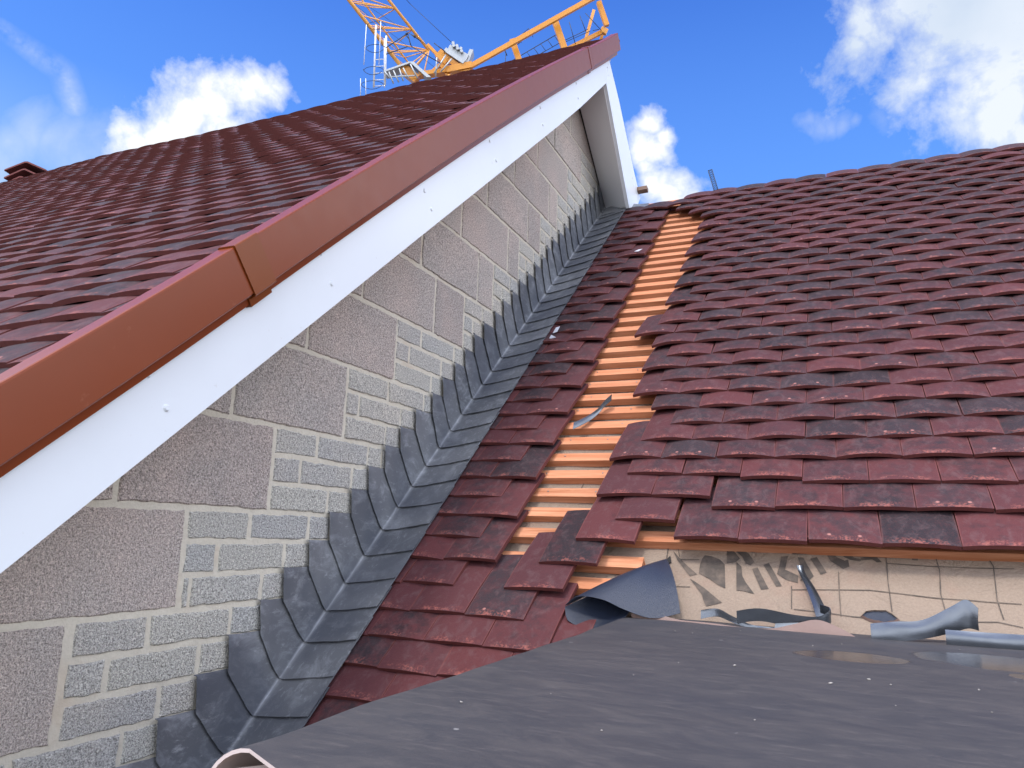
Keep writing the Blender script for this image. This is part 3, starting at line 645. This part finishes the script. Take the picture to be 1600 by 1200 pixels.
rows = [[RF(.03 + .028*j, 3.60 + .028*i, .004 + .010*math.sin(j*.5) + .004*i/6) for j in range(11)] for i in range(6)]
sheet(bm, rows, .002); tint_all(bm, tl, (.8, .6, .1)); obj('flashing_piece', bm, M['lead'], fl)

# ================================================================== GABLE ROOF (left)
gr = empty('tiled_roof', (-1.5, 1.2, 2.0), 'overhanging tiled gable roof with brown verge trim and white bargeboards at left', 'roof')
RV = 3.97
def lift(x):
    pts = [(-12, .05), (-4.98, .032), (-4.075, .045), (-3.07, .023), (-2.256, .012), (-1.577, .010), (-.453, -.005), (.3, -.008)]
    for a, b in zip(pts[:-1], pts[1:]):
        if a[0] <= x <= b[0]: t = (x-a[0])/(b[0]-a[0]); return a[1] + (b[1]-a[1])*t
    return 0
NL = 1.041
def LT(x, v, n): return LF(x, v, n + NL + lift(x)*max(0, min(1, v/RV)))
tl_ = []; LG = .0965
r = -14; 
while True:
    v = -.209 + LG*r
    if v > RV - .08: break
    x = .236 - (0 if r % 2 else PITCHW/2)
    tl_.append([x - TW, v, 0, dict(tail_n=0, head_n=-.037, th=.0130, camber=.0042, redder=.05, length=min(TL, RV + .03 - v)), True]) if r % 2 else tl_.append([x - TW, v, 0, dict(tail_n=0, head_n=-.037, th=.0130, camber=.0042, redder=.05, length=min(TL, RV + .03 - v)), True])
    if not r % 2: tl_.append([x + .001, v, 0, dict(tail_n=0, head_n=-.037, th=.0130, camber=.002, redder=.05, w=PITCHW/2 - .002, length=min(TL, RV + .03 - v)), True])
    x -= TW + PITCHW
    xe = -7.2
    while x > xe:
        tl_.append([x + random.gauss(0, .001), v, 0, dict(tail_n=0, head_n=-.037, th=.0130, camber=.0044*random.uniform(.5, 1.4), redder=(.22 if random.random() < .12 else .04), length=min(TL, RV + .03 - v)), x > -5 and v > -.35]); x -= PITCHW
    r += 1
place_tiles(LT, tl_, gr, 100, 'tile_field')
bm = bmesh.new(); prism(bm, [LF(.20, -1.8, .93), LF(.20, RV + .01, .965), LF(-7.4, RV + .01, .98), LF(-7.4, -1.8, .93)], LF(0, 0, -.03) - LF(0, 0, 0)); obj('roof_deck', bm, M['dark'], gr)
bm = bmesh.new()
prism(bm, [V3((.18, 2.25, 3.135)), V3((-7.4, 2.25, 3.20)), V3((-7.4, 5.55, .65)), V3((.18, 5.55, .585))], V3((0, 0, -.04))); obj('rear_slope', bm, M['greysheet'], gr)
# white bargeboard, front rake
XB = .21
apex_lo = V3((XB, 2.171, 2.984)); lo = lambda v: LF(XB, v, .806 if v < 2.9 else .806 + (v-2.9)/.7*.022)
bm = bmesh.new()
low = [lo(-2.2 + i*.4) for i in range(14)] + [apex_lo]; 
up = [V3((XB, 2.218, 3.176)), LF(XB, 3.5, .960), LF(XB, 2.7, .966), LF(XB, 1.8, .970), LF(XB, .9, .962), LF(XB, .24, .944), LF(XB, -2.2, .940)]
prism(bm, low + up, V3((-.020, 0, 0))); bevel(bm, .007, 3, 50); bb = obj('bargeboard', bm, M['white'], gr)
bm = bmesh.new()      # return lip under the board
for i in range(14):
    a = LF(XB-.004, -2.2 + i*.4, .806); b = LF(XB-.004, min(-1.8 + i*.4, 3.35), .806)
prism(bm, [LF(XB - .006, -2.2, .8075), LF(XB - .006, 3.35, .8275), LF(XB - .006, 3.35, .8175), LF(XB - .006, -2.2, .7975)], V3((-.03, 0, 0))); obj('lip', bm, M['white'], bb)
for y, z in SCREWS:
    sb = bmesh.new(); tube(sb, V3((XB, y, z)), V3((XB + .004, y, z)), .0072, 12, .0045); obj('screw_cap', sb, M['white'], bb)
# rear rake board, meeting it at the apex
bm = bmesh.new(); prism(bm, [V3((XB + .001, y, z)) for y, z in REARB], V3((-.022, 0, 0))); bevel(bm, .005, 2, 50); rb = obj('bargeboard', bm, M['white'], gr)
for y, z in SCREWS2:
    sb = bmesh.new(); tube(sb, V3((XB, y, z)), V3((XB + .0035, y, z)), .0050, 10, .0040); obj('screw_cap', sb, M['white'], rb)
bm = bmesh.new()
A = [V3((.004, 2.10, 3.098)), V3((.004, 2.307, 2.936)), V3((.004, 2.842, 2.518)), V3((XB-.018, 2.668, 2.432)), V3((XB-.018, 2.171, 2.980)), V3((XB-.018, 2.13, 3.02))]
rowa = [A[0], A[1], A[2]]; rowb = [A[5], A[4], A[3]]
def seg(L, t): t = min(.9999, t)*2; k = int(t); return L[k].lerp(L[k+1], t-k)
sheet(bm, [[seg(rowa, i/16).lerp(seg(rowb, i/16), j/8) for j in range(9)] for i in range(17)], .012)
obj('soffit', bm, M['soffit'], gr)
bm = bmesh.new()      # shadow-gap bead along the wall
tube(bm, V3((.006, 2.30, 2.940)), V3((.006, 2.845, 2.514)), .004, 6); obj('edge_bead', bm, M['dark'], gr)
bm = bmesh.new()      # front soffit, seen only from below
prism(bm, [LF(.003, -2.2, .822), LF(XB-.018, -2.2, .822), LF(XB-.018, 3.3, .83), LF(.003, 3.3, .83)], LF(0, 0, .012) - LF(0, 0, 0)); obj('soffit', bm, M['soffit'], gr)
bm = bmesh.new(); prism(bm, [V3((.02, 2.842, 2.518)), V3((XB-.02, 2.67, 2.43)), V3((XB-.02, 2.87, 2.53)), V3((.02, 3.0, 2.60))], V3((0, .012, .01))); obj('box_end', bm, M['white'], gr)
# brown verge trim: U-shaped lengths with joint covers
def verge(v0, v1, grow=0.0, name='verge_trim', nlow=.953, ntop=1.058, mat='verge'):
    bm = bmesh.new(); XO = .246 + grow; nt_ = ntop + grow; nl = nlow - grow*.6
    prof = [(XO-.046, nt_-.003), (XO-.042, nt_), (XO-.004, nt_), (XO-.001, nt_-.001), (XO, nt_-.004), (XO, nl+.003), (XO-.003, nl), (XO-.026, nl), (XO-.026, nl-.003), (XO-.023, nl-.006), (XO-.025, nl-.022), (XO-.050, nl-.022),
            (XO-.050, nl-.019), (XO-.0295, nl-.019), (XO-.0295, nl+.003), (XO-.003, nl+.003), (XO-.003, nt_-.006), (XO-.046, nt_-.006)]
    n_ = max(1, int((v1-v0)/.12)); rows = []
    for i in range(n_+1):
        v = v0 + (v1-v0)*i/n_; wob = .0022*noise.noise(V3((v*2.2, 0, 5)))
        row = []
        for q_, (x, n) in enumerate(prof):
            rip = (.006*noise.noise(V3((v*9, 3, 1))) if q_ in (0, 17) else (.0025*noise.noise(V3((v*9, 3, 1))) if q_ == 1 else 0))
            bow = .020*math.sin(math.pi*min(1, max(0, v/3.6)))
            row.append(bm.verts.new(LF(x + wob + (-abs(rip) if q_ in (0, 17, 1) else 0), v, n + bow + (rip*.4 if q_ in (0, 17, 1) else 0))))
        rows.append(row)
    k = len(prof)
    for i in range(n_):
        for j in range(k): bm.faces.new((rows[i][j], rows[i][(j+1) % k], rows[i+1][(j+1) % k], rows[i+1][j]))
    bm.faces.new(rows[0]); bm.faces.new(rows[-1][::-1])
    return obj(name, bm, M[mat], gr)
verge(-2.3, .300); verge(.290, 3.262, .0008); verge(3.262, 3.93, .0030, nlow=.958, ntop=1.050)
verge(.262, .338, .0040, 'joint_cover', mat='verge2', nlow=.950); verge(3.215, 3.262, .0028, 'joint_cover')
# tile ends showing past the rear board
for t, s_ in ((.42, 0), (.64, 1)):
    a = V3((XB - .03, 2.437, 3.029)).lerp(V3((XB - .03, 2.944, 2.614)), t); bm = bmesh.new(); uvl, tl = layers(bm)
    box(bm, a + V3((-.1, .0, -.01)), V3((.115, 0, 0)), V3((0, .030, -.028)), V3((0, .014, .014))); tint_all(bm, tl, (.1, .9, .2)); obj('roof_tile', bm, M['tile'], gr)
bm = bmesh.new(); box(bm, V3((.10, 2.86, 2.625)), V3((.175, 0, .004)), V3((0, .045, -.006)), V3((0, .004, .026))); bevel(bm, .001); obj('batten_end', bm, M['greywood'], gr)

# spare ridge tiles on the far ridge
def ridge_piece(dx, dz, rz, sc, label):
    o = empty('ridge_tile', (-5.44 + dx, 2.38, 3.41 + dz), label, 'ridge tile', 'ridge tiles stacked on the far end of the gable ridge')
    bm = bmesh.new(); uvl, tl = layers(bm); L_ = .30; h = .075; w_ = .20*sc; th = .014
    prof = [(-w_, -h), (-w_*.08, h*.05), (w_*.08, h*.05), (w_, -h), (w_, -h - th), (w_*.06, h*.05 - th), (-w_*.06, h*.05 - th), (-w_, -h - th)]
    c_, s_ = math.cos(rz), math.sin(rz)
    pts = [V3((x*c_, x*s_, z)) for x, z in prof]; prism(bm, [p + o.location for p in pts], V3((-s_*L_, c_*L_, 0))); tint_all(bm, tl, (.15, .9, .3)); bevel(bm, .002)
    obj('clay_shell', bm, M['tile'], o)
ridge_piece(0.00, .235, .35, 1.0, 'topmost red clay ridge tile of the small stack on the far ridge')
ridge_piece(-.015, .165, .30, .95, 'middle red clay ridge tile of the small stack on the far ridge')
ridge_piece(-.045, .095, .38, .80, 'lowest red clay ridge tile of the small stack on the far ridge')

# ================================================================== FLAT ROOF in front
fr = empty('flat_roof', (2.0, -.4, .2), 'grey rubber covered flat dormer roof in the foreground with rounded rolled edge', 'roof')
ZS = .2165; YF, YN, XL = .340, -1.012, .815
def szz(x, y): return ZS + .0022*noise.noise(V3((x*1.2 + y*2, y*9 - x*2.5, 4))) + .0035*noise.noise(V3((x*2.4, y*2.2, 2))) + .0015*noise.noise(V3((x*7, y*5, 8)))
bm = bmesh.new(); prof = []
rr = .050
for i in range(5): prof.append((XL + .006*(4-i)/4*0, -.16 + .031*i, 1))
for i in range(1, 9):
    t = i/8*math.pi/2; prof.append((XL + rr - rr*math.cos(t), -rr + rr*math.sin(t), 0))
x = XL + rr
for i in range(1, 70): prof.append((x + .0012*i*i*.35 + .018*i, 0, 0))
rows = []
ny = 60
for i in range(ny+1):
    row = []
    for px, dz, _ in prof:
        yn = YN - min(.55, .55*max(0, px - XL - rr)); y = yn + (YF-yn)*i/ny
        row.append(V3((px + (.004*noise.noise(V3((y*3, 0, 0))) if dz < 0 else 0), y, szz(px, y) + dz)))
    rows.append(row)
sheet(bm, rows, .0035, 1, 0)
ms = obj('roof_sheet', bm, [M['sheet'], M['rim']], fr)
for p_ in ms.data.polygons:
    if abs(p_.normal.y) > .8: p_.material_index = 1
bm = bmesh.new(); box(bm, V3((XL + .050, YN + .030, ZS - .105)), V3((5.0, 0, 0)), V3((0, .030, 0)), V3((0, 0, .094))); bevel(bm, .0015); obj('fascia_board', bm, M['pine'], fr)
bm = bmesh.new(); rows = [[V3((XL + .022 + .004*math.sin(j), YN + .012 + .018*i, ZS - .020 - .014*j)) + V3((.014*i, 0, 0)) for j in range(10)] for i in range(3)]
sheet(bm, rows, .002); obj('sheet_underside', bm, M['rim'], fr)
bm = bmesh.new(); box(bm, V3((XL + .012, YN + .06, -1.6)), V3((.05, 0, 0)), V3((0, 1.30, 0)), V3((0, 0, 1.60 + ZS - .05))); obj('cheek', bm, M['dark'], fr)
bm = bmesh.new(); box(bm, V3((XL + .07, YN + .09, -1.6)), V3((5.0, 0, 0)), V3((0, .06, 0)), V3((0, 0, 1.60 + ZS - .11))); obj('dormer_front', bm, M['render_wall'], fr)

# grit scattered on it
bm = bmesh.new()
for x, y, s_ in GRIT:
    g_ = bmesh.ops.create_icosphere(bm, subdivisions=1, radius=s_); z = szz(x, y) + s_*.5 + .0040
    for v in g_['verts']: v.co = V3((v.co.x*random.uniform(.8, 1.5), v.co.y*random.uniform(.7, 1.2), v.co.z*.6)) + V3((x, y, z)) + V3([random.uniform(-.2, .2)*s_ for _ in range(3)])
tag(obj('grit', bm, M['crumb']), 'white mortar crumbs and grit scattered on the foreground sheet', 'grit', kind='stuff')

# peeled-back black membrane beside the batten ends
def bez(a, b, c, t): return a*(1-t)**2 + b*2*t*(1-t) + c*t*t
A_ = RF(.913, .600, -.052); B_ = RF(.706, .350, .012)
F0 = A_; F1 = RF(.968, .47, .016); F2 = RF(.986, .382, -.020)      # right free edge, apex to corner
bm = bmesh.new(); rows = []
ns, nt_ = 18, 18
lipU = [B_, RF(.742, .360, .036), RF(.806, .355, .038), RF(.862, .350, .012), RF(.925, .352, -.012), F2]
def poly(L, t):
    t = min(.9999, max(0, t))*(len(L)-1); k = int(t); f = t-k
    p0, p1, p2, p3 = L[max(0, k-1)], L[k], L[k+1], L[min(len(L)-1, k+2)]
    return .5*((2*p1) + (-p0+p2)*f + (2*p0-5*p1+4*p2-p3)*f*f + (-p0+3*p1-3*p2+p3)*f*f*f)
for i in range(ns+1):
    s_ = i/ns; row = []
    L0 = A_.lerp(B_, s_)
    for j in range(nt_+1):
        t = j/nt_
        # ruled cone from the apex to the lip
        tgt = poly(lipU, t)
        edge_pt = bez(F0, F1, F2, s_)
        p = A_.lerp(tgt, s_); p = p + (edge_pt - A_.lerp(F2, s_))*t**2
        p = p + (RF(0, 0, 1) - RF(0, 0, 0))*(.022*math.sin(math.pi*t)*math.sin(math.pi*min(1, s_*1.0))*.8)
        row.append(p)
    rows.append(row)
sheet(bm, rows, .0012)
rows = []; lipD = [B_, RF(.722, .318, .006), RF(.79, .312, -.004), RF(.862, .345, .000)]
for i in range(ns+1):
    s_ = i/ns; rows.append([A_.lerp(poly(lipD, j/10), s_) - (RF(0, 0, 1) - RF(0, 0, 0))*(.004 + .012*math.sin(math.pi*j/10)*s_) for j in range(11)])
sheet(bm, rows, .0012)
bmesh.ops.remove_doubles(bm, verts=bm.verts[:], dist=1e-6)
tag(obj('membrane_flap', bm, M['flap']), 'dark blue black membrane corner peeled back and curled below the batten ends', 'membrane')
bm = bmesh.new(); prism(bm, [RF(.918, 0.623, -.0640), RF(.925, 0.598, -.0640), RF(.914, 0.593, -.0640), RF(.909, 0.606, -.0640)], RF(0, 0, .002) - RF(0, 0, 0)); obj('tear', bm, M['dark'], main)

# ------------------------------------------------------------------ ribbons: lead offcuts
def ribbon(name, pts, wid, mat, label, cat, th=.0018, group=None, curl=0.0, sub=5):
    """pts in the roof frame (u, v, n); wid: per-point cross vector (du, dv, dn)"""
    P3 = [RF(*p) for p in pts]; W3 = [RF(*q) - RF(0, 0, 0) for q in wid]
    n_ = (len(pts)-1)*sub; bm = bmesh.new(); rows = []
    for i in range(n_+1):
        c = poly(P3, i/n_); w2 = poly(W3, i/n_); ax = (poly(P3, min(1, (i+1)/n_)) - poly(P3, max(0, (i-1)/n_))); nn = ax.cross(w2); nn = nn.normalized() if nn.length > 1e-9 else V3((0,0,1))
        rows.append([c + w2*(j/4) + nn*curl*math.sin(math.pi*j/4) + nn*.0012*noise.noise(c*30 + V3((j, 0, 0))) for j in range(5)])
    lay = layers(bm); sheet(bm, rows, th); tint_all(bm, lay[1], (random.random(), random.random(), .05))
    bmesh.ops.remove_doubles(bm, verts=bm.verts[:], dist=1e-6)
    return tag(obj(name, bm, mat), label, cat, group)
GL = 'lead offcuts lying on the roof'
ribbon('lead_offcut', [(.494, 1.185, -.012), (.526, 1.230, -.018), (.556, 1.285, -.020), (.578, 1.330, -.010), (.600, 1.352, .000)], [(-.006, .035, .004)]*5, M['bright_lead'], 'curved grey lead offcut lying across the bare battens', 'lead offcut', group=GL, curl=.002)
ribbon('lead_offcut', [(1.118, .372, -.030), (1.171, .380, -.025), (1.242, .368, -.025), (1.296, .366, -.024), (1.322, .392, -.024), (1.300, .412, -.026)], [(0, .016, .024)]*5 + [(0, .010, .024)], M['bright_lead'], 'lead strip standing on edge and curling round beside the bottom of the printed lettering', 'lead offcut', group=GL)
ribbon('lead_offcut', [(1.290, .400, -.022), (1.282, .440, -.024), (1.268, .500, -.034), (1.250, .560, -.045), (1.243, .583, -.040)], [(.026, .004, .006), (.022, .003, .008), (.017, .002, .007), (.014, 0, .004), (.017, 0, .002)], M['bright_lead'], 'narrow lead strip leaning up the underlay over the printed lettering', 'lead offcut', group=GL, curl=.003)
ribbon('lead_offcut', [(1.030, .392, -.045), (1.070, .396, -.038), (1.106, .378, -.034), (1.150, .364, -.036), (1.20, .366, -.040)], [(0, .016, .012), (0, .014, .012), (0, .010, .010), (0, .008, .006), (0, .010, .002)], M['bright_lead'], 'thin dark twisted lead strip at the left of the curled strips', 'lead offcut', group=GL)
ribbon('lead_offcut', [(1.400, .330, -.020), (1.446, .340, -.014), (1.50, .352, -.012), (1.556, .375, -.012), (1.585, .386, -.008), (1.603, .378, -.004)], [(0, .034, .030), (0, .032, .026), (0, .030, .024), (0, .038, .036), (0, .040, .042), (.002, .030, .034)], M['bright_lead'], 'wide shiny lead strip with its right end turned up, below the torn hole', 'lead offcut', group=GL, curl=.004)
ribbon('lead_offcut', [(1.540, .338, -.012), (1.60, .336, -.010), (1.68, .337, -.010), (1.80, .34, -.012)], [(0, .024, .022)]*4, M['bright_lead'], 'long flat shiny lead strip at the right edge below the tiles', 'lead offcut', group=GL, curl=.004)
ribbon('lead_offcut', [(1.200, .352, -.030), (1.235, .350, -.026), (1.27, .362, -.022)], [(.006, .040, .006), (.004, .034, .010), (.0, .02, .012)], M['bright_lead'], 'small pale lead scrap folded under the standing curled strip', 'lead offcut', group=GL, curl=.003)
# torn edge of the brown membrane
ribbon('torn_membrane', [(.872, .352, -0.021), (.93, .344, -0.029), (.99, .338, -0.031), (1.06, .334, -0.025), (1.13, .332, -0.031), (1.19, .330, -0.029), (1.24, .330, -0.025), (1.29, .328, -0.023), (1.33, .328, -0.023), (1.37, .324, -0.027), (1.405, .318, -0.033)],
       [(0, .016, .018), (0, .024, .016), (0, .022, .012), (0, .020, .010), (0, .022, .010), (0, .024, .010), (0, .034, .014), (0, .046, .022), (0, .036, .018), (0, .022, .012), (0, .010, .002)], M['torn'], 'torn brown membrane edge curling up where underlay meets the flat roof', 'membrane', curl=.003, th=.0012)
ribbon('torn_membrane', [(1.42, .320, -0.025), (1.52, .322, -0.025), (1.64, .318, -0.025), (1.80, .314, -0.027)], [(0, .014, .004), (0, .018, .004), (0, .014, .003), (0, .014, .003)], M['flap'], 'thin dark blue membrane edge lying below the long lead strip at right', 'membrane', th=.0012)
# paper scraps
def scrap(u, v, n, pts, label):
    bm = bmesh.new(); prism(bm, [RF(u + a, v + b, n + c) for a, b, c in pts], RF(0, 0, .0008) - RF(0, 0, 0)); tag(obj('paper_scrap', bm, M['paper']), label, 'scrap', 'pale scraps caught on the tiles by the flashing')
scrap(.400, 2.815, .024, [(0, 0, 0), (.024, -.010, .002), (.044, .008, .006), (.020, .014, .003)], 'pale scrap lying on the tiles near the top of the stripped gap')
scrap(.206, 1.915, .018, [(0, 0, 0), (.022, .002, .004), (.026, .040, .012), (.008, .034, .010)], 'upper of two small white scraps at the flashing edge')
scrap(.203, 1.865, .016, [(0, 0, 0), (.034, .002, .004), (.006, .022, .008)], 'lower of two small white scraps at the flashing edge')

# perforated metal strip sticking up at the ridge
mr = V3((.734, 2.80, 2.470)); mt = V3((.686, 2.82, 2.668)); bm = bmesh.new(); wv = V3((.024, 0, .004)); n_ = 15
tube(bm, mr - wv*.5, mt - wv*.5, .0022, 5); tube(bm, mr + wv*.5, mt + wv*.5, .0022, 5)
for i in range(n_):
    a = mr.lerp(mt, i/n_); b = mr.lerp(mt, (i+1)/n_)
    tube(bm, a - wv*.5, b + wv*.5, .0015, 4); tube(bm, a + wv*.5, b - wv*.5, .0015, 4)
tube(bm, mt - wv*.5, mt + wv*.5, .0014, 5)
tag(obj('metal_mesh_strip', bm, M['dsteel']), 'thin dark perforated metal strip sticking up above the ridge', 'metal strip')

# ================================================================== TOWER CRANE
CO = V3(CAM_P) + f_*42 + r_*((700-800)/1165.68*42) + u_*((600-80)/1165.68*42); S_ = 42/1165.68
cr = empty('tower_crane', CO, 'orange tower crane with lattice jib rising behind the gable ridge', 'crane')
def K(px, py, d=0.0): return CO + r_*((px-700)*S_) - u_*((py-80)*S_) + f_*d
jb = bmesh.new()
# lattice jib, triangular in section: one top chord and two bottom chords
Ltop0, Ltop1 = (430, -228), (668, 70); Lb0, Lb1 = (345, -255), (626, 103)
ax = K(*Lb1, 0) - K(*Lb0, 0)
jt = lambda t: K(Ltop0[0] + (Ltop1[0]-Ltop0[0])*t, Ltop0[1] + (Ltop1[1]-Ltop0[1])*t, .7)
jl = lambda t: K(Lb0[0] + (Lb1[0]-Lb0[0])*t, Lb0[1] + (Lb1[1]-Lb0[1])*t, 0)
jr = lambda t: K(Lb0[0] + 36 + (Lb1[0] + 30 - Lb0[0] - 36)*t, Lb0[1] - 6 + (Lb1[1]+8 - Lb0[1] + 6)*t, 1.7)
tube(jb, jl(0), jl(1), .105, 10); tube(jb, jt(0), jt(1), .085, 10); tube(jb, jr(0), jr(.98), .05, 8)
nb = 9
for i in range(nb):
    a, mid, b = 1 - (i+1)/nb, 1 - (i+.5)/nb, 1 - i/nb
    tj = 1 - i/nb
    tube(jb, jt(tj), jl(mid), .034, 6); tube(jb, jt(tj), jl(a), .034, 6); tube(jb, jt(tj), jr(mid), .030, 6); tube(jb, jt(tj), jr(a), .030, 6); tube(jb, jt(tj), jl(max(0, mid-.01)) , .03, 6)
    tube(jb, jl(mid), jr(b if b < 1 else .98), .022, 5); tube(jb, jl(mid), jr(a), .022, 5)
for a, b in (((668,70), (622,110)), ((668,70), (640,108)), ((668,70), (660,118)), ((668,70), (648,100))): tube(jb, K(*a, .7), K(*b, .3), .035, 6)
jib = obj('jib', jb, M['orange'], cr)
bm = bmesh.new()
def bar(a, b, w_, d_, m_=0, dd=0.0):
    A, B2 = K(*a, dd), K(*b, dd); d = B2 - A; y = d.cross(f_).normalized()*w_; z = f_*d_
    box(bm, A - y/2 - z/2, d, y, z, m_)
bar((668,70), (692,95), .16, .2); bar((685,84), (700,98), .5, .5); bar((655,118), (700,112), .22, .6); bar((672,116), (694,96), .2, .2); bar((698,112), (738,104), .34, .7); bar((700,94), (722,110), .3, .5); bar((690,100), (702,118), .35, .4); bar((715,108), (735,108), .4, .5)
bar((630,108), (652,126), .5, .6); obj('slewing_head', bm, M['orange2'], cr)
bm = bmesh.new()
bar((733,105), (942,-12), .25, .25); bar((845,80), (950,27), .22, .25, dd=1.6); bar((800,52), (813,90), .32, .3, dd=.8); bar((869,24), (884,68), .34, .3, dd=.8); bar((938,-8), (951,30), .27, .3, dd=.8); bar((735,112), (850,80), .2, .25, dd=1.6)
obj('counter_jib', bm, M['orange2'], cr)
bm = bmesh.new(); bar((934,-12), (911,70), .18, .15, dd=2.0); bar((948,28), (934,72), .17, .15, dd=2.0); bar((944,25), (954,30), .3, .3, dd=1.6); obj('stay_leg', bm, M['orange'], cr)
bm = bmesh.new()
def rod(a, b, r=.022, da=0.0, db=None): tube(bm, K(*a, da), K(*b, da if db is None else db), r, 5)
rod((765,101), (872,38), .025, 1.2); rod((790,101), (878,51), .022, 1.2); 
for i in range(10):
    t = i/9; rod((768+100*t, 99-59*t), (775+102*t, 106-53*t), .018, 1.2)
rod((880,50), (922,30), .02, 1.2); rod((882,52), (925,33), .018, 1.2); rod((892,18), (902,54), .022, 1.2); rod((909,8), (919,34), .022, 1.2); rod((918,4), (944,32), .02, 1.2); rod((930,32), (940,30), .02, 1.2)
rod((792,56), (827,26), .022, 1.4); rod((827,26), (830,34), .022, 1.4); rod((830,34), (804,56), .022, 1.4); rod((811,40), (815,49), .018, 1.4); rod((830,32), (834,40), .018, 1.4); rod((787,58), (792,70), .03, 1.4); rod((788,98), (790,66), .02, 1.4)
rod((818,84), (852,62), .03, 1.5); rod((822,88), (856,66), .02, 1.5); rod((838,82), (838,74), .04, 1.5)
obj('walkway_rail', bm, M['dsteel'], cr)
# winch
bm = bmesh.new(); ex, ey = (K(732,92) - K(703,76)), (K(697,88) - K(703,76)); box(bm, K(704,73,-.3), ex, ey, f_*1.0); bevel(bm, .03)
for i in range(3):
    for j in range(2): tube(bm, K(710 + i*6 - j*1, 77 + i*4.2 - j*4, -.30), K(710 + i*6 - j*1, 77 + i*4.2 - j*4, -.50), .085, 10)
box(bm, K(694,84,-.4), K(724,104,-.4) - K(694,84,-.4), K(698,79,-.4) - K(694,84,-.4), f_*1.1); box(bm, K(724,104,-.2), K(734,79) - K(724,104), K(730,105) - K(724,104), f_*.9)
obj('winch', bm, M['galv'], cr)
# hooped ladder
bm = bmesh.new()
for x0, x1, y0, y1, r in ((589, 585.5, 43, 140, .05), (602, 602, 64, 140, .03), (605, 603, 60, 137, .05)): tube(bm, K(x0, y0, -.3), K(x1, y1, -.3), r, 6)
for y in (97, 107.5, 118, 128.5, 138): tube(bm, K(587, y, -.3), K(603, y - 1, -.3), .022, 5)
for x0, x1, y0, y1 in ((578, 574, 52, 113), (600, 597, 47, 113)): tube(bm, K(x0, y0, -1), K(x1, y1, -1), .022, 5)
tube(bm, K(569,134,-1), K(569,160,-1), .02, 5); tube(bm, K(577,134,-1), K(577,160,-1), .02, 5)
lad = obj('ladder', bm, M['white_steel'], cr)
bm = bmesh.new()
for yc in (48, 83, 117, 139):
    x0, x1 = (577 if yc < 60 else 575 if yc < 90 else 572 if yc < 130 else 568), (605 if yc < 100 else 602); pr = None
    for i in range(15):
        t = math.pi*(.0 + i/14*1.0); cx = (x0+x1)/2; p_ = K(cx - (x1-x0)/2*math.cos(t*2 if False else t) , yc - 6*math.sin(t), -.6 - .8*math.sin(t)*0); q_ = K(cx - (x1-x0)/2*math.cos(t), yc + 9*math.sin(t)**1.2, -.8)
        if pr: tube(bm, pr[0], p_, .018, 4); tube(bm, pr[1], q_, .018, 4) if i < 13 else None
        pr = (p_, q_)
obj('safety_hoop', bm, M['dsteel'], lad)
# platform
bm = bmesh.new(); box(bm, K(601,116,-.5), K(641,102,-.5) - K(601,116,-.5), K(603,118,-.5) - K(601,116,-.5), f_*1.0); box(bm, K(641,102,-.5), K(668,126,-.5) - K(641,102,-.5), K(648,102) - K(641,102), f_*.9)
for a, b in (((603,117),(612,128)), ((610,118),(617,136)), ((617,116),(625,134)), ((626,113),(632,132)), ((632,112),(640,128)), ((643,106),(654,128)), ((612,126),(650,124)), ((684,96),(682,126)), ((698,92),(680,120)), ((707,98),(690,118))): tube(bm, K(*a, -.5), K(*b, -.5), .045, 5)
obj('service_platform', bm, M['galv'], cr)
bm = bmesh.new()
for L in (((606,82),(636,62),(641,68),(645,80),(690,106)), ((645,62),(660,72)), ((606,92),(640,80)), ((640,62),(644,78)), ((680,75),(697,88))):
    for a, b in zip(L[:-1], L[1:]): tube(bm, K(*a, -.6), K(*b, -.6), .028, 5)
tube(bm, K(636,61,-.6), K(640,60,-.6), .06, 6); tube(bm, K(648,63,-.6), K(651,66,-.6), .06, 6)
obj('hose', bm, M['dsteel'], cr)
bm = bmesh.new(); tube(bm, K(640,0,.5), K(713,71,.2), .016, 4); tube(bm, K(520,-130,.5), K(640,0,.5), .016, 4); tube(bm, K(560,-10,.9), K(697,88,.2), .012, 4); tube(bm, K(548,-6,.9), K(690,112,.2), .010, 4); obj('hoist_rope', bm, M['dsteel'], cr)
# mast down to the ground, with its bracing
bm = bmesh.new(); top = K(690, 128, .8); hw = .9; zt, zb = top.z, -6.0
cs = [V3((top.x + a*hw, top.y + b*hw, 0)) for a, b in ((-1,-1), (1,-1), (1,1), (-1,1))]
for c in cs: tube(bm, V3((c.x, c.y, zb)), V3((c.x, c.y, zt)), .10, 6)
z = zb
while z < zt - 1.8:
    for i in range(4):
        a, b = cs[i], cs[(i+1) % 4]; tube(bm, V3((a.x, a.y, z)), V3((b.x, b.y, z + 1.8)), .04, 5); tube(bm, V3((a.x, a.y, z)), V3((b.x, b.y, z)), .04, 5)
    z += 1.8
obj('mast', bm, M['orange'], cr)

# ================================================================== ground
bm = bmesh.new(); s_ = 600; vs = [bm.verts.new((x, y, -6.0)) for x, y in ((-s_, -s_), (s_, -s_), (s_, s_), (-s_, s_))]; bm.faces.new(vs)
tag(obj('ground', bm, M['ground']), kind='structure')
